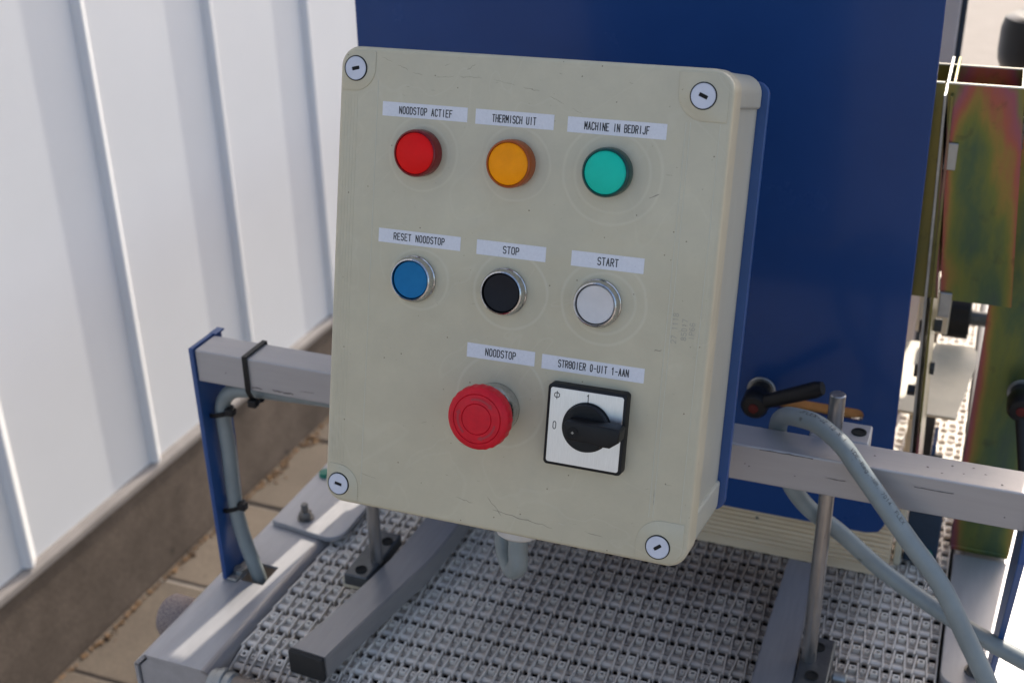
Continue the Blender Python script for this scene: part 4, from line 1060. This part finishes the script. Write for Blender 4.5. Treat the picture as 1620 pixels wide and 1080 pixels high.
# cream brackets, bolts, roller seen in the sunlit gap
cb = thing('cream_bracket', 'cream painted bracket with dark bolts in the gap beside the blue hopper', 'bracket', (-.005, 1.15, .95))
bm = NB(); add_prism(bm, [(-.052, 1.128, .957), (.0138, 1.128, .957), (.0272, 1.256, .957), (.0268, 1.285, .957), (.022, 1.297, .957), (-.052, 1.29, .957)], (0, 0, .003), bevel=.0006, seg=1)
wobj('plate', bm, M['cream'], cb)
bm = NB(); add_box(bm, (-.036, 1.165, 1.03), (-.006, 1.169, 1.075), bevel=.001, seg=1); wobj('plate', bm, M['cream'], cb)
for (x, y, z_) in ((-.0255, 1.055, 1.0425), (-.0155, 1.055, 1.047), (-.0265, 1.055, 1.0874), (-.0145, 1.055, 1.090)):
    bm = NB(); add_cyl(bm, (x - .003, y, z_), (x + .004, y, z_), .0062, 6); wobj('bolt', bm, M['dark_steel'], cb)
bm = NB(); add_box(bm, (-.018, 1.16, .862), (-.004, 1.18, .948), bevel=.001, seg=1); wobj('upright', bm, M['dark_steel'], cb)
bm = NB(); add_box(bm, (-.030, 1.14, .862), (-.019, 1.16, .945), bevel=.001, seg=1); wobj('upright', bm, M['cream'], cb)
bm = NB(); add_box(bm, (-.0035, 1.12, .87), (.0005, 1.16, .93), bevel=.0006, seg=1); wobj('blue_strip', bm, M['blue_edge'], cb)
rl = thing('drive_wheel', 'black drive wheel above the sunlit belt behind the cream bracket', 'wheel', (.01, 1.30, .96))
bm = NB(); add_lathe(bm, [(0, 0), (.022, 0), (.024, .002), (.024, .026), (.022, .028), (0, .028)], (-.013, 1.30, .992), (1, 0, 0), 32); wobj('tyre', bm, M['black'], rl, smooth=40)
bm = NB(); add_cyl(bm, (-.03, 1.30, .992), (.06, 1.30, .992), .008, 16); wobj('axle', bm, M['dark_steel'], rl, smooth=40)
bm = NB(); add_box(bm, (-.026, 1.31, .90), (-.016, 1.33, 1.03), bevel=.001, seg=1); wobj('hanger', bm, M['roller'], rl)
for k, (y, z_) in enumerate(((1.12, .915), (1.04, .905), (1.22, .93), (1.30, .925))):
    t = thing('dark_bolt', ['black hexagon bolt below the cream bracket, sticking out over the sunlit belt', 'black hexagon bolt nearest the beam in the gap beside the hopper', 'black hexagon bolt level with the cream bracket edge', 'black hexagon bolt under the black drive wheel'][k], 'bolt', (.004, y, z_))
    bm = NB(); add_cyl(bm, (-.001, y, z_), (.008, y, z_), .0065, 6); add_cyl(bm, (-.006, y, z_), (-.001, y, z_), .004, 12); wobj('head', bm, M['dark_steel'], t)
# sensor housing below the beam
sb = thing('sensor_housing', 'dark navy sensor housing with a green cap beside the pine board end', 'sensor', (-.003, 1.03, .87))
bm = NB(); add_box(bm, (-.0145, 1.015, .862), (.0155, 1.045, .925), bevel=.002, seg=2); wobj('housing', bm, M['navy'], sb)
bm = NB(); add_lathe(bm, [(0, 0), (.0075, 0), (.0075, .004), (.0055, .0065), (0, .007)], (.0045, 1.0149, .873), (0, -1, 0), 24); wobj('cap', bm, M['green_cap'], sb, smooth=40)
bm = NB(); add_box(bm, (-.0225, 1.005, .862), (-.0160, 1.05, .955), bevel=.001, seg=1); wobj('side_plate', bm, M['cream'], sb)
bm = NB(); add_box(bm, (-.014, 1.016, .926), (.022, 1.05, .952), bevel=.002, seg=1); wobj('bridge', bm, M['roller'], sb)
# pale post and black cap far behind
po = thing('machine_post', 'pale grey upright post with a dark blue edge behind the chromated channel', 'post', (-.05, 1.35, .86))
bm = NB(); add_box(bm, (-.082, 1.35, .862), (-.0405, 1.38, 1.95), bevel=.002, seg=1); wobj('profile', bm, M['post'], po)
bm = NB(); add_box(bm, (-.0400, 1.352, .862), (-.0350, 1.378, 1.95)); wobj('edge_strip', bm, M['navy'], po)
kp = thing('black_knob', 'black round knob with a glossy ring top behind the chromated channel', 'knob', (.045, 1.48, .87))
bm = NB(); add_lathe(bm, [(.030, .27), (.038, .27), (.038, .30), (.041, .315), (.041, .345), (.046, .352), (.050, .362), (.051, .372), (.051, .396), (.048, .408), (.040, .412), (.029, .410), (.026, .402), (.026, .36), (0, .36)], (.051, 1.48, .87), (0, 0, 1), 48, cap=False)
wobj('grip', bm, mat('glossy_black_plastic', (.008, .008, .009), .3, spec=.3), kp, smooth=40)
bm = NB(); add_box(bm, (.03, 1.465, 1.13), (.30, 1.495, 1.139), bevel=.001, seg=1); add_box(bm, (.30, 1.45, 0), (.34, 1.51, 1.139), bevel=.001, seg=1); wobj('support_arm', bm, M['dark_steel'], kp)
# unseen block added behind the control box to shade the left rail
mb = thing('rail_shade_block', 'grey unseen block added on the left rail behind the control box for shade', 'shade block', (-.57, 1.1, ZR))
bm = NB(); add_box(bm, (-.612, 1.075, ZR + .006), (-.540, 1.20, 1.235), bevel=.004, seg=2); wobj('shade_block', bm, M['alu_y'], mb)
# green tip peeping between rail and box
tt_ = thing('green_plug', 'small green plastic plug on the left rail peeping from behind the control box', 'plug', (-.60, .99, ZR))
bm = NB(); add_lathe(bm, [(0, 0), (.006, 0), (.007, .003), (.006, .010), (0, .011)], (-.596, .952, ZR + .0003), (0, 0, 1), 16); wobj('plug', bm, M['green_cap'], tt_, smooth=40)
